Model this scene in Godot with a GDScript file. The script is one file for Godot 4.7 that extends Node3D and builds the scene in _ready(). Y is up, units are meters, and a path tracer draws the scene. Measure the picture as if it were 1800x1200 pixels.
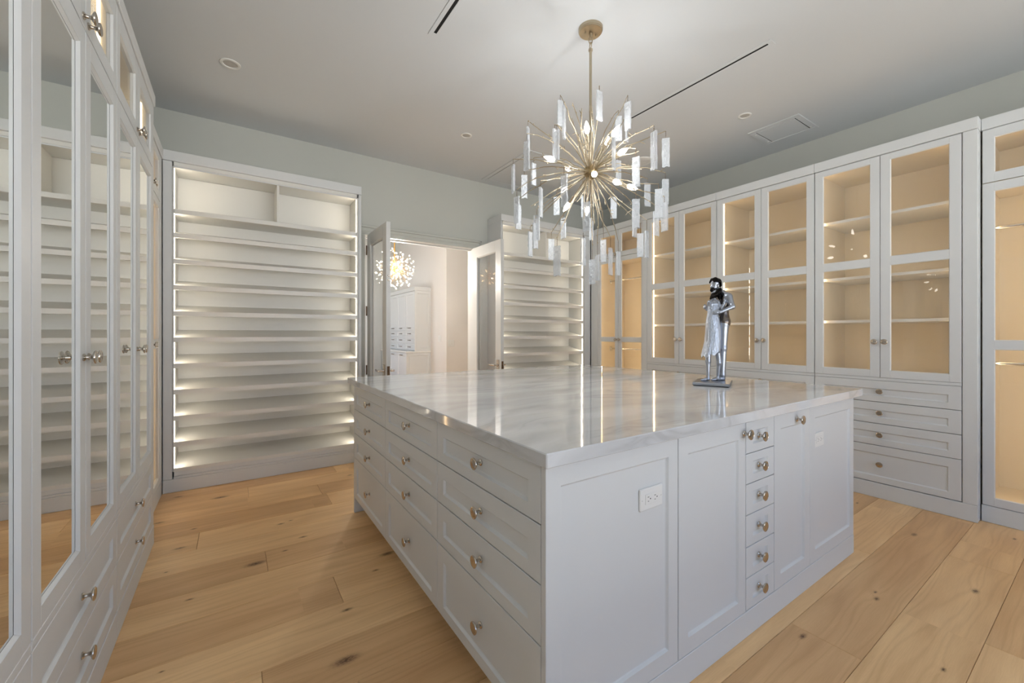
extends Node3D
# A dressing room: mirrored wardrobes on the left, two shoe shelves and an open double door at the back,
# glass fronted cabinets on the right, a marble topped island and a twig chandelier with glass pendants.

const EYE := 1.25            # camera height; camera stands at x 0, z 0
const YAW := 33.889          # degrees the camera is turned to the right of -z
const LENS := 728.0          # focal length in pixels of the 1800 x 1200 frame
const CEIL := 3.14
const BACK := -4.518         # back wall
const XLEFT := -0.398        # wardrobe fronts
const XRIGHT := 4.077        # glass cabinet fronts
const ZSHOE := -4.201        # shoe shelf fronts
const HUB := Vector3(1.834, 2.252, -1.858)

var M := {}
var taken := {}
var knob_mesh: ArrayMesh
var rng := RandomNumberGenerator.new()

# ---------------------------------------------------------------- mesh helper
class Mb:
	var st := SurfaceTool.new()
	var o := Vector3.ZERO
	func _init(origin := Vector3.ZERO):
		o = origin
		st.begin(Mesh.PRIMITIVE_TRIANGLES)
	func tri(a: Vector3, b: Vector3, c: Vector3, n: Vector3, ua := Vector2.ZERO, ub := Vector2.ZERO, uc := Vector2.ZERO):
		if (b - a).cross(c - a).dot(n) > 0.0:
			var t := b
			b = c
			c = t
			var tu := ub
			ub = uc
			uc = tu
		st.set_normal(n); st.set_uv(ua); st.add_vertex(a - o)
		st.set_normal(n); st.set_uv(ub); st.add_vertex(b - o)
		st.set_normal(n); st.set_uv(uc); st.add_vertex(c - o)
	func quad(a: Vector3, b: Vector3, c: Vector3, d: Vector3, towards: Vector3, uv := []):
		var n := (b - a).cross(c - a)
		if n.length() < 1e-12:
			n = (c - a).cross(d - a)
		n = n.normalized()
		if n.dot(towards) < 0.0:
			n = -n
		if uv.is_empty():
			tri(a, b, c, n)
			tri(a, c, d, n)
		else:
			tri(a, b, c, n, uv[0], uv[1], uv[2])
			tri(a, c, d, n, uv[0], uv[2], uv[3])
	func box(p: Vector3, q: Vector3, bev := 0.0):
		var lo := Vector3(minf(p.x, q.x), minf(p.y, q.y), minf(p.z, q.z))
		var hi := Vector3(maxf(p.x, q.x), maxf(p.y, q.y), maxf(p.z, q.z))
		var s := hi - lo
		bev = minf(bev, minf(s.x, minf(s.y, s.z)) * 0.45)
		var b := bev
		var mid := (lo + hi) * 0.5
		var h := s * 0.5
		for ax in 3:
			var a1 := (ax + 1) % 3
			var a2 := (ax + 2) % 3
			for sg in [-1.0, 1.0]:
				var pts := []
				for k in [[-1, -1], [1, -1], [1, 1], [-1, 1]]:
					var v := Vector3.ZERO
					v[ax] = sg * h[ax]
					v[a1] = k[0] * (h[a1] - b)
					v[a2] = k[1] * (h[a2] - b)
					pts.append(mid + v)
				var n := Vector3.ZERO
				n[ax] = sg
				quad(pts[0], pts[1], pts[2], pts[3], n)
		if b <= 0.0:
			return
		for ax in 3:
			var a1 := (ax + 1) % 3
			var a2 := (ax + 2) % 3
			for s1 in [-1.0, 1.0]:
				for s2 in [-1.0, 1.0]:
					var pts := []
					for k in [[-1, 0], [1, 0], [1, 1], [-1, 1]]:
						var v := Vector3.ZERO
						v[ax] = k[0] * (h[ax] - b)
						v[a1] = s1 * (h[a1] - (b if k[1] == 1 else 0.0))
						v[a2] = s2 * (h[a2] - (0.0 if k[1] == 1 else b))
						pts.append(mid + v)
					var n := Vector3.ZERO
					n[a1] = s1
					n[a2] = s2
					quad(pts[0], pts[1], pts[2], pts[3], n)
		for sx in [-1.0, 1.0]:
			for sy in [-1.0, 1.0]:
				for sz in [-1.0, 1.0]:
					var c := Vector3(sx * h.x, sy * h.y, sz * h.z)
					var n := Vector3(sx, sy, sz).normalized()
					tri(mid + c - Vector3(0, sy * b, sz * b), mid + c - Vector3(sx * b, 0, sz * b), mid + c - Vector3(sx * b, sy * b, 0), n)
	# a tube through points with a radius at each
	func tube(pts: Array, radii: Array, sides := 6, capped := true):
		var rings := []
		var up := Vector3(0.3, 1, 0.2).normalized()
		for i in pts.size():
			var d: Vector3 = (pts[mini(i + 1, pts.size() - 1)] - pts[maxi(i - 1, 0)]).normalized()
			var e := d.cross(up)
			if e.length() < 0.05:
				e = d.cross(Vector3.RIGHT)
			e = e.normalized()
			var f := d.cross(e).normalized()
			var ring := []
			for k in sides:
				var t := TAU * k / sides
				ring.append([e * cos(t) + f * sin(t), pts[i]])
			rings.append(ring)
		for i in pts.size() - 1:
			for k in sides:
				var k2 := (k + 1) % sides
				smooth([rings[i][k][1] + rings[i][k][0] * radii[i], rings[i][k2][1] + rings[i][k2][0] * radii[i], rings[i + 1][k2][1] + rings[i + 1][k2][0] * radii[i + 1], rings[i + 1][k][1] + rings[i + 1][k][0] * radii[i + 1]], [rings[i][k][0], rings[i][k2][0], rings[i + 1][k2][0], rings[i + 1][k][0]])
		if capped:
			for e in [0, pts.size() - 1]:
				var n: Vector3 = (pts[e] - pts[1 if e == 0 else e - 1]).normalized()
				for k in sides:
					tri(pts[e], rings[e][k][1] + rings[e][k][0] * radii[e], rings[e][(k + 1) % sides][1] + rings[e][(k + 1) % sides][0] * radii[e], n)
	func smooth(p: Array, n: Array):
		for t in [[0, 1, 2], [0, 2, 3]]:
			var i: int = t[0]
			var j: int = t[1]
			var k: int = t[2]
			if (p[j] - p[i]).cross(p[k] - p[i]).dot(n[i] + n[j] + n[k]) > 0.0:
				var x := j
				j = k
				k = x
			for q in [i, j, k]:
				st.set_normal(n[q]); st.set_uv(Vector2.ZERO); st.add_vertex(p[q] - o)
	# a lathed profile: [radius, height] pairs about `axis` from `at`
	func lathe(at: Vector3, axis: Vector3, prof: Array, sides := 20):
		var e := axis.cross(Vector3(0.31, 0.2, 0.93)).normalized()
		var f := axis.cross(e).normalized()
		for i in prof.size() - 1:
			var r0: float = prof[i][0]
			var h0: float = prof[i][1]
			var r1: float = prof[i + 1][0]
			var h1: float = prof[i + 1][1]
			var sl := Vector2(h1 - h0, -(r1 - r0)).normalized()
			for k in sides:
				var t0 := TAU * k / sides
				var t1 := TAU * (k + 1) / sides
				var d0 := e * cos(t0) + f * sin(t0)
				var d1 := e * cos(t1) + f * sin(t1)
				var n0 := (d0 * sl.x + axis * sl.y).normalized()
				var n1 := (d1 * sl.x + axis * sl.y).normalized()
				smooth([at + d0 * r0 + axis * h0, at + d1 * r0 + axis * h0, at + d1 * r1 + axis * h1, at + d0 * r1 + axis * h1], [n0, n1, n1, n0])
	func mesh() -> ArrayMesh:
		return st.commit()

# a flat frame of reference: across U, up, outward N
class Fr:
	var o: Vector3
	var u: Vector3
	var n: Vector3
	func _init(origin: Vector3, across: Vector3, out: Vector3):
		o = origin
		u = across
		n = out
	func p(a: float, b: float, c: float) -> Vector3:
		return o + u * a + Vector3.UP * b + n * c

func slab(m: Mb, f: Fr, u0: float, u1: float, v0: float, v1: float, n0: float, n1: float, bev := 0.0):
	m.box(f.p(u0, v0, n0), f.p(u1, v1, n1), bev)

# ring between a rectangle at depth na and one inset by w at depth nb
func ring(m: Mb, f: Fr, u0: float, u1: float, v0: float, v1: float, w: float, na: float, nb: float):
	var a := [f.p(u0, v0, na), f.p(u1, v0, na), f.p(u1, v1, na), f.p(u0, v1, na)]
	var b := [f.p(u0 + w, v0 + w, nb), f.p(u1 - w, v0 + w, nb), f.p(u1 - w, v1 - w, nb), f.p(u0 + w, v1 - w, nb)]
	for i in 4:
		var j := (i + 1) % 4
		m.quad(a[i], a[j], b[j], b[i], f.n)

# a framed front with a recessed panel
func shaker(m: Mb, f: Fr, u0: float, u1: float, v0: float, v1: float, stile: float, rail_low: float, rail_top: float, thick := 0.02, deep := 0.009):
	var e := 0.0015
	ring(m, f, u0, u1, v0, v1, e, -e, 0.0)
	var a := [f.p(u0 + e, v0 + e, 0), f.p(u1 - e, v0 + e, 0), f.p(u1 - e, v1 - e, 0), f.p(u0 + e, v1 - e, 0)]
	var b := [f.p(u0 + stile, v0 + rail_low, 0), f.p(u1 - stile, v0 + rail_low, 0), f.p(u1 - stile, v1 - rail_top, 0), f.p(u0 + stile, v1 - rail_top, 0)]
	var mid := f.p((u0 + u1) / 2, (v0 + v1) / 2, -thick)
	for i in 4:
		var j := (i + 1) % 4
		m.quad(a[i], a[j], b[j], b[i], f.n)
	ring(m, f, u0 + stile, u1 - stile, v0 + rail_low, v1 - rail_top, 0.005, 0.0, -deep * 0.75)
	var w := 0.005
	ring(m, f, u0 + stile + w, u1 - stile - w, v0 + rail_low + w, v1 - rail_top - w, 0.003, -deep * 0.75, -deep)
	w = 0.008
	m.quad(f.p(u0 + stile + w, v0 + rail_low + w, -deep), f.p(u1 - stile - w, v0 + rail_low + w, -deep), f.p(u1 - stile - w, v1 - rail_top - w, -deep), f.p(u0 + stile + w, v1 - rail_top - w, -deep), f.n)
	var c := [f.p(u0, v0, -e), f.p(u1, v0, -e), f.p(u1, v1, -e), f.p(u0, v1, -e)]
	var d := [f.p(u0, v0, -thick), f.p(u1, v0, -thick), f.p(u1, v1, -thick), f.p(u0, v1, -thick)]
	for i in 4:
		var j := (i + 1) % 4
		m.quad(c[i], c[j], d[j], d[i], (c[i] + c[j]) / 2 - mid)
	m.quad(d[0], d[1], d[2], d[3], -f.n)

# stiles and rails round openings [[v0, v1], ...], with a sloping bead in each
func open_frame(m: Mb, f: Fr, u0: float, u1: float, v0: float, v1: float, stile: float, holes: Array, thick := 0.022, bead := 0.008, bead_deep := 0.009):
	slab(m, f, u0, u0 + stile, v0, v1, -thick, 0, 0.0012)
	slab(m, f, u1 - stile, u1, v0, v1, -thick, 0, 0.0012)
	var low := v0
	for h in holes:
		slab(m, f, u0 + stile, u1 - stile, low, h[0], -thick, 0)
		low = h[1]
		ring(m, f, u0 + stile, u1 - stile, h[0], h[1], bead, -0.001, -bead_deep)
	slab(m, f, u0 + stile, u1 - stile, low, v1, -thick, 0)

# ---------------------------------------------------------------- naming
func numbered(called: String) -> String:
	taken[called] = taken.get(called, -1) + 1
	return called if taken[called] == 0 else "%s_%03d" % [called, taken[called]]

func tag(o: Node3D, label: String, category: String, group := "") -> Node3D:
	o.set_meta("label", label)
	o.set_meta("category", category)
	if group:
		o.set_meta("group", group)
	return o

func thing(called: String, label: String, category: String, at: Vector3, group := "") -> Node3D:
	var o := Node3D.new()
	o.name = numbered(called)
	add_child(o)
	o.position = at
	return tag(o, label, category, group)

func origin(n: Node3D) -> Vector3:
	var p := Vector3.ZERO
	var k: Node = n
	while k != self and k != null:
		p += k.position
		k = k.get_parent()
	return p

func mb(parent: Node3D) -> Mb:
	return Mb.new(origin(parent))

func part(called: String, m: Mb, mat: Material, parent: Node3D, label := "") -> MeshInstance3D:
	return put_mesh(called, m.mesh(), mat, parent, label)

func put_mesh(called: String, mesh: Mesh, mat: Material, parent: Node3D, label := "") -> MeshInstance3D:
	var o := MeshInstance3D.new()
	o.name = numbered(called) if parent == self else called
	o.mesh = mesh
	o.material_override = mat
	o.cast_shadow = GeometryInstance3D.SHADOW_CASTING_SETTING_ON
	parent.add_child(o, true)
	if label:
		o.set_meta("label", label)
	return o

func structure(called: String, m: Mb, mat: Material) -> MeshInstance3D:
	var o := MeshInstance3D.new()
	o.name = called
	o.mesh = m.mesh()
	o.material_override = mat
	add_child(o, true)
	o.set_meta("kind", "structure")
	return o

func structure_root(called: String) -> Node3D:
	var o := Node3D.new()
	o.name = called
	add_child(o, true)
	o.set_meta("kind", "structure")
	return o

const WARM := Color(1.0, 0.81, 0.55)
const SOFT := Color(1.0, 0.945, 0.855)

func camera_and_light():
	var cam := Camera3D.new()
	cam.name = "camera"
	add_child(cam)
	cam.position = Vector3(0, EYE, 0)
	cam.rotation_degrees = Vector3(0, -YAW, 0)
	cam.projection = Camera3D.PROJECTION_FRUSTUM
	cam.near = 0.05
	cam.far = 60.0
	cam.size = 2.0 * cam.near * 600.0 / LENS
	cam.frustum_offset = Vector2(0, -13.5 / LENS * cam.near)
	cam.current = true
	var sky := ProceduralSkyMaterial.new()
	sky.sky_top_color = Color(0.68, 0.78, 0.95)
	sky.sky_horizon_color = Color(0.90, 0.935, 1.0)
	sky.ground_bottom_color = Color(0.78, 0.78, 0.77)
	sky.ground_horizon_color = Color(0.80, 0.81, 0.82)
	sky.sky_energy_multiplier = 1.45
	sky.ground_energy_multiplier = 2.75
	var env := Environment.new()
	env.background_mode = Environment.BG_SKY
	env.sky = Sky.new()
	env.sky.sky_material = sky
	env.tonemap_mode = Environment.TONE_MAPPER_LINEAR
	env.tonemap_exposure = 1.04
	env.sdfgi_enabled = true
	env.ssao_enabled = true
	env.ssil_enabled = true
	var we := WorldEnvironment.new()
	we.name = "environment"
	we.environment = env
	add_child(we)

func omni(parent: Node3D, at: Vector3, c: Color, e: float, size: float):
	var l := OmniLight3D.new()
	l.name = "light"
	l.position = at
	l.light_color = c
	l.light_energy = e
	l.light_size = size
	l.omni_range = 14.0
	l.omni_attenuation = 2.0
	l.shadow_enabled = true
	parent.add_child(l, true)

# a glowing strip on a side panel of a cabinet and the light it gives
func led(parent: Node3D, f: Fr, u: float, side: float, v0: float, v1: float, n: float, e: float, tint := WARM):
	var m := mb(parent)
	slab(m, f, u, u + side * 0.0065, v0, v1, n - 0.005, n + 0.005, 0.002)
	part("light_strip", m, M.strip, parent, "glowing warm white light strip")
	var l := AreaLight3D.new()
	l.name = "light"
	var at := f.p(u + side * 0.008, (v0 + v1) / 2, n - 0.006)
	l.area_size = Vector2(0.010, v1 - v0)
	l.light_color = tint
	l.light_energy = e * (v1 - v0)
	l.area_range = 12.0
	l.area_attenuation = 2.0
	l.shadow_enabled = true
	parent.add_child(l, true)
	var dir := (f.u * side - f.n * 0.3).normalized()
	l.transform = Transform3D(Basis.looking_at(dir, Vector3.UP), at - origin(parent))

const LED_GLASS := 0.06
const LED_CLOSET := 0.07
const LED_TOP := 0.03
const LED_SHOE := 0.15
const CHANDELIER := 0.43
const HALL_LIGHT := 2.6

func _ready():
	camera_and_light()
	make_materials()
	make_knob()
	make_floor()
	make_shell()
	# left wall
	wardrobe("tall mirrored wardrobe nearest the viewer, cut by the left edge", 0.575, 1.450, false)
	wardrobe("tall mirrored wardrobe second in the row, its two drawers lowest in the picture", 1.452, 2.312, false)
	wardrobe("tall mirrored wardrobe at the far end of the row, beside the recessed glass closet", 2.314, 3.212, true)
	closet("glass_closet", "narrow recessed glass door closet in the corner between mirrored wardrobes and shoe shelves", -0.465, 1.0, 3.2525, 4.1885, [[3.28, 3.69], [3.694, 4.10]], 0.552, [1, -1], true, [1, -1])
	# back wall
	shoe_shelf("full height lit shoe shelf unit left of the open double door", -0.462, 1.040, -0.394, 0.999, 0.326, [1, -1])
	shoe_shelf("lit shoe shelf unit right of the open double door, behind the chandelier", 2.661, 4.143, 2.690, 4.014, 3.366, [1, -1])
	door_leaf(1, 1.166, "", true)
	door_leaf(2, 2.417, "", false)
	# right wall
	closet("glass_closet", "glass door closet with hanging rods in the back right corner", 4.145, -1.0, 3.276, 4.1885, [[3.278, 3.698], [3.702, 4.06]], 0.552, [1, -1], true, [1, -1], -0.255)
	display_cabinet("glass fronted cabinet with drawers at the far end, behind the lowest pendants", 2.338, 3.194, false, true)
	display_cabinet("glass fronted cabinet with drawers standing right behind the silver statue", 1.482, 2.336, false, false)
	display_cabinet("glass fronted cabinet with four wide drawers showing, nearest the right edge", 0.627, 1.480, true, false)
	closet("glass_closet", "glass door closet with hanging rods cut off by the right edge", 4.155, -1.0, -0.345, 0.5495, [[-0.341, 0.100], [0.104, 0.545]], 0.542, [1, -1], true, [1, -1], -0.245)
	island()
	statue()
	chandelier()
	ceiling_things()
	hall_chandelier()
	bureau()
	light_switch("white double rocker light switch on the cream hall wall", Vector3(3.20, 1.084, -6.7), Vector3(0, 0, 1), Vector3(1, 0, 0), 0.115)
	light_switch("pale square wall plate on the hall wall beside the bureau", Vector3(3.11, 1.162, -6.987), Vector3(-1, 0, 0), Vector3(0, 0, -1), 0.115)

# ---------------------------------------------------------------- materials
func mat(c: Color, rough: float, metal := 0.0, spec := 0.5) -> StandardMaterial3D:
	var m := StandardMaterial3D.new()
	m.albedo_color = c
	m.roughness = rough
	m.metallic = metal
	m.metallic_specular = spec
	return m

func glow(c: Color, e: float) -> StandardMaterial3D:
	var m := mat(c, 0.5)
	m.emission_enabled = true
	m.emission = c
	m.emission_energy_multiplier = e
	return m

func noise(s: int, freq: float, oct := 4) -> FastNoiseLite:
	var n := FastNoiseLite.new()
	n.seed = s
	n.frequency = freq
	n.fractal_octaves = oct
	n.noise_type = FastNoiseLite.TYPE_SIMPLEX_SMOOTH
	return n

# one board's print: u runs along the grain (2.4 m), v across (0.245 m)
func wood_texture(s: int, base: Color, dark: Color, knots: Array) -> ImageTexture:
	var w := 1024
	var h := 160
	var im := Image.create(w, h, false, Image.FORMAT_RGB8)
	var warp := noise(s, 1.0, 2)
	var fine := noise(s + 7, 1.0, 3)
	var tone := noise(s + 13, 1.0, 2)
	for y in h:
		for x in w:
			var px := 2.4 * x / w
			var py := 0.245 * y / h
			var bend := 0.0
			var spot := 0.0
			for k in knots:
				var d := Vector2((px - k[0]) * 0.42, py - k[1])
				var r: float = d.length() / k[2]
				bend += 0.022 * exp(-r * r * 0.10) * signf(d.y + 0.0001) * (1.0 - exp(-r))
				spot = maxf(spot, exp(-r * r * 1.4) * k[3])
			var q := py + bend + 0.030 * warp.get_noise_2d(px * 0.9, py * 6.0)
			var bands := 0.5 + 0.5 * sin(TAU * (q * 26.0 + 1.3 * warp.get_noise_2d(px * 0.6 + 40.0, q * 9.0)))
			bands = pow(bands, 2.5)
			var g := 0.5 + 0.5 * fine.get_noise_2d(px * 7.0, py * 420.0)
			var t := 0.20 * bands + 0.30 * (g - 0.5) + 0.30 * tone.get_noise_2d(px * 1.1, py * 9.0) + 0.06
			t = clampf(t, -0.25, 1.0)
			var c := base.lerp(dark, t)
			c = c.lerp(Color(0.27, 0.16, 0.085), clampf(spot * (0.75 + 0.6 * fine.get_noise_2d(px * 60.0, py * 160.0)), 0.0, 0.85))
			im.set_pixel(x, y, c)
	return ImageTexture.create_from_image(im)

func marble_texture() -> ImageTexture:
	var n := 768
	var im := Image.create(n, n, false, Image.FORMAT_RGB8)
	var a := noise(5, 1.0, 5)
	var b := noise(9, 1.0, 4)
	var c := noise(21, 1.0, 3)
	for y in n:
		for x in n:
			var u := 3.0 * x / n
			var v := 3.0 * y / n
			var w := 0.16 * b.get_noise_2d(u * 0.9, v * 1.6)
			var cloud := a.get_noise_2d(u * 0.7, (v + w) * 5.0)
			var vein := 1.0 - absf(a.get_noise_2d(u * 0.55 + 30.0, (v + w * 1.6) * 3.4 + 11.0))
			vein = pow(clampf(vein, 0.0, 1.0), 14.0) * clampf(0.5 + 1.4 * c.get_noise_2d(u * 1.2, v * 2.0), 0.0, 1.0)
			var warm := clampf(0.5 + c.get_noise_2d(u * 0.8 + 9.0, v * 3.0), 0.0, 1.0)
			var t := clampf(0.20 + 0.55 * cloud, 0.0, 1.0) * 0.62 + 0.30 * vein
			var col := Color(0.89, 0.893, 0.897).lerp(Color(0.585, 0.59, 0.60).lerp(Color(0.64, 0.63, 0.61), warm), clampf(t, 0.0, 1.0))
			im.set_pixel(x, y, col)
	return ImageTexture.create_from_image(im)

func bump_texture(s: int, fx: float, fy: float, n := 256) -> ImageTexture:
	var im := Image.create(n, n, false, Image.FORMAT_RGB8)
	var a := noise(s, 1.0, 3)
	for y in n:
		for x in n:
			var t := 0.5 + 0.5 * a.get_noise_2d(fx * x / n, fy * y / n)
			im.set_pixel(x, y, Color(t, t, t))
	return ImageTexture.create_from_image(im)

func make_materials():
	M.paint = mat(Color(0.84, 0.848, 0.85), 0.42)            # satin white lacquer of every cabinet
	M.inside = mat(Color(0.90, 0.855, 0.755), 0.5)                # cream laminate inside them
	M.wall = mat(Color(0.765, 0.772, 0.748), 0.75)
	M.ceiling = mat(Color(0.825, 0.838, 0.848), 0.85)
	M.trim = mat(Color(0.80, 0.81, 0.80), 0.4)
	M.hall = mat(Color(0.90, 0.885, 0.87), 0.7)
	M.hall_cool = mat(Color(0.85, 0.86, 0.85), 0.7)
	M.door = mat(Color(0.82, 0.82, 0.81), 0.35)
	M.dark = mat(Color(0.05, 0.045, 0.04), 0.8)
	M.plastic = mat(Color(0.90, 0.90, 0.89), 0.35)
	M.nickel = mat(Color(0.78, 0.75, 0.71), 0.14, 1.0)
	M.bronze = mat(Color(0.42, 0.34, 0.26), 0.3, 1.0)
	M.champagne = mat(Color(0.74, 0.69, 0.60), 0.30, 1.0)
	M.hub = mat(Color(0.62, 0.54, 0.40), 0.3, 1.0)
	M.chrome = mat(Color(0.86, 0.86, 0.85), 0.1, 1.0)
	M.mirror = mat(Color(0.965, 0.975, 0.97), 0.015, 1.0)
	M.silver = mat(Color(0.66, 0.68, 0.72), 0.32, 1.0)
	M.gunmetal = mat(Color(0.44, 0.41, 0.39), 0.27, 1.0)
	M.hair = mat(Color(0.10, 0.085, 0.075), 0.24, 0.9)
	M.dress = mat(Color(0.72, 0.75, 0.80), 0.42, 0.75)
	M.dress.heightmap_enabled = true
	M.dress.heightmap_texture = bump_texture(31, 14.0, 5.0)
	M.dress.heightmap_scale = 0.5
	M.dress.uv1_triplanar = true
	M.dress.uv1_scale = Vector3(6, 6, 6)
	M.glass = mat(Color(1, 1, 1, 0.04), 0.0, 0.0, 0.38)
	M.glass.transparency = BaseMaterial3D.TRANSPARENCY_ALPHA
	M.crystal = mat(Color(0.84, 0.86, 0.88, 0.45), 0.3, 0.0, 0.8)
	M.crystal.transparency = BaseMaterial3D.TRANSPARENCY_ALPHA
	M.crystal.heightmap_enabled = true
	M.crystal.heightmap_texture = bump_texture(77, 12.0, 12.0)
	M.crystal.heightmap_scale = 0.6
	M.crystal.uv1_triplanar = true
	M.crystal.uv1_scale = Vector3(9, 9, 9)
	M.crystal.backlight_enabled = true
	M.crystal.backlight = Color(0.3, 0.3, 0.3)
	M.strip = glow(Color(1, 0.94, 0.84), 5.0)
	M.shelf = mat(Color(0.87, 0.867, 0.85), 0.45)
	M.bulb = glow(Color(1, 0.97, 0.93), 14.0)
	M.hall_bulb = glow(Color(1, 0.88, 0.70), 6.5)
	M.bead = mat(Color(0.95, 0.93, 0.88, 0.7), 0.3, 0.0, 0.9)
	M.bead.transparency = BaseMaterial3D.TRANSPARENCY_ALPHA
	M.brass = mat(Color(0.80, 0.62, 0.34), 0.25, 1.0)
	M.marble = mat(Color(0.97, 0.97, 0.97), 0.05, 0.0, 0.62)
	M.marble.albedo_texture = marble_texture()
	M.marble.uv1_triplanar = true
	M.marble.uv1_world_triplanar = true
	M.marble.uv1_scale = Vector3(0.3333, 0.3333, 0.3333)
	var knots := [
		[[0.5, 0.09, 0.011, 0.9], [1.5, 0.17, 0.014, 0.8], [2.1, 0.06, 0.006, 1.0]],
		[[0.9, 0.15, 0.008, 0.9], [0.96, 0.13, 0.005, 0.9], [1.9, 0.07, 0.012, 0.7]],
		[[0.3, 0.18, 0.007, 0.8], [1.2, 0.07, 0.016, 0.9]],
		[[1.0, 0.10, 0.005, 0.8], [2.0, 0.18, 0.009, 0.9], [1.35, 0.2, 0.004, 0.9]],
		[[0.7, 0.12, 0.02, 0.85], [1.7, 0.08, 0.007, 0.9]],
	]
	M.wood = []
	for i in 5:
		var t := wood_texture(100 + 17 * i, Color(0.94, 0.79, 0.595), Color(0.785, 0.615, 0.435), knots[i])
		for k in 3:
			var m := mat([Color(1, 0.99, 0.97), Color(0.97, 0.95, 0.92), Color(0.92, 0.885, 0.85)][k], 0.36, 0.0, 0.42)
			m.albedo_texture = t
			M.wood.append(m)

# ---------------------------------------------------------------- the room
func make_floor():
	var root := structure_root("floor")
	var m := mb(root)
	m.box(Vector3(-1.3, -0.12, -9.3), Vector3(6.3, -0.014, 2.5))
	part("subfloor", m, M.dark, root)
	rng.seed = 4242
	var z := -0.325 + 0.2448 * 6.0
	var fixed := {-1: [2.52], 0: [3.35, 1.25], 1: [2.0], 2: [3.0], 7: [0.425, 2.6], 8: [1.5], 9: [0.15, 2.2], 10: [1.15], 11: [-0.18, 1.9], 12: [0.6], 13: [0.574, 2.9], 14: [0.095, 1.7]}
	var row := -6
	while z > -9.0:
		var x0 := -1.0
		var x1 := 4.69
		if z < -4.6:
			x0 = 0.95
			x1 = 5.2
		var cuts := [x0]
		if fixed.has(row):
			cuts.append_array(fixed[row])
			cuts.sort()
		else:
			var x := x0 + rng.randf_range(0.5, 2.0)
			while x < x1 - 0.5:
				cuts.append(x)
				x += rng.randf_range(1.5, 2.3)
		cuts.append(x1)
		for i in cuts.size() - 1:
			plank(root, cuts[i], cuts[i + 1], z - 0.2448, z, row * 10 + i)
		z -= 0.2448
		row += 1

func plank(root: Node3D, x0: float, x1: float, z0: float, z1: float, k: int):
	var m := mb(root)
	var g := 0.0006
	var b := 0.0016
	var u0 := rng.randf()
	var u1 := u0 + (x1 - x0) / 2.4
	var top := -rng.randf() * 0.0006
	var flip := rng.randf() < 0.5
	var va := 0.98 if flip else 0.02
	var vb := 0.02 if flip else 0.98
	var lo := Vector3(x0 + g, top, z0 + g)
	var hi := Vector3(x1 - g, top, z1 - g)
	var uv := [Vector2(u0, va), Vector2(u1, va), Vector2(u1, vb), Vector2(u0, vb)]
	var t := [Vector3(lo.x + b, top, lo.z + b), Vector3(hi.x - b, top, lo.z + b), Vector3(hi.x - b, top, hi.z - b), Vector3(lo.x + b, top, hi.z - b)]
	var e := [Vector3(lo.x, top - b, lo.z), Vector3(hi.x, top - b, lo.z), Vector3(hi.x, top - b, hi.z), Vector3(lo.x, top - b, hi.z)]
	m.quad(t[0], t[1], t[2], t[3], Vector3.UP, uv)
	for i in 4:
		var j := (i + 1) % 4
		m.quad(t[i], t[j], e[j], e[i], Vector3.UP, [uv[i], uv[j], uv[j], uv[i]])
		m.quad(e[i], e[j], e[j] + Vector3(0, -0.0118, 0), e[i] + Vector3(0, -0.0118, 0), (e[i] + e[j]) / 2 - (t[0] + t[2]) / 2, [uv[i], uv[j], uv[j], uv[i]])
	var pick: int = rng.randi() % 5 * 3 + [0, 0, 0, 1, 1, 2][rng.randi() % 6]
	if k in [92, 91 + 0, 101]:
		pick = 2
	part("plank", m, M.wood[pick], root)

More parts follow.
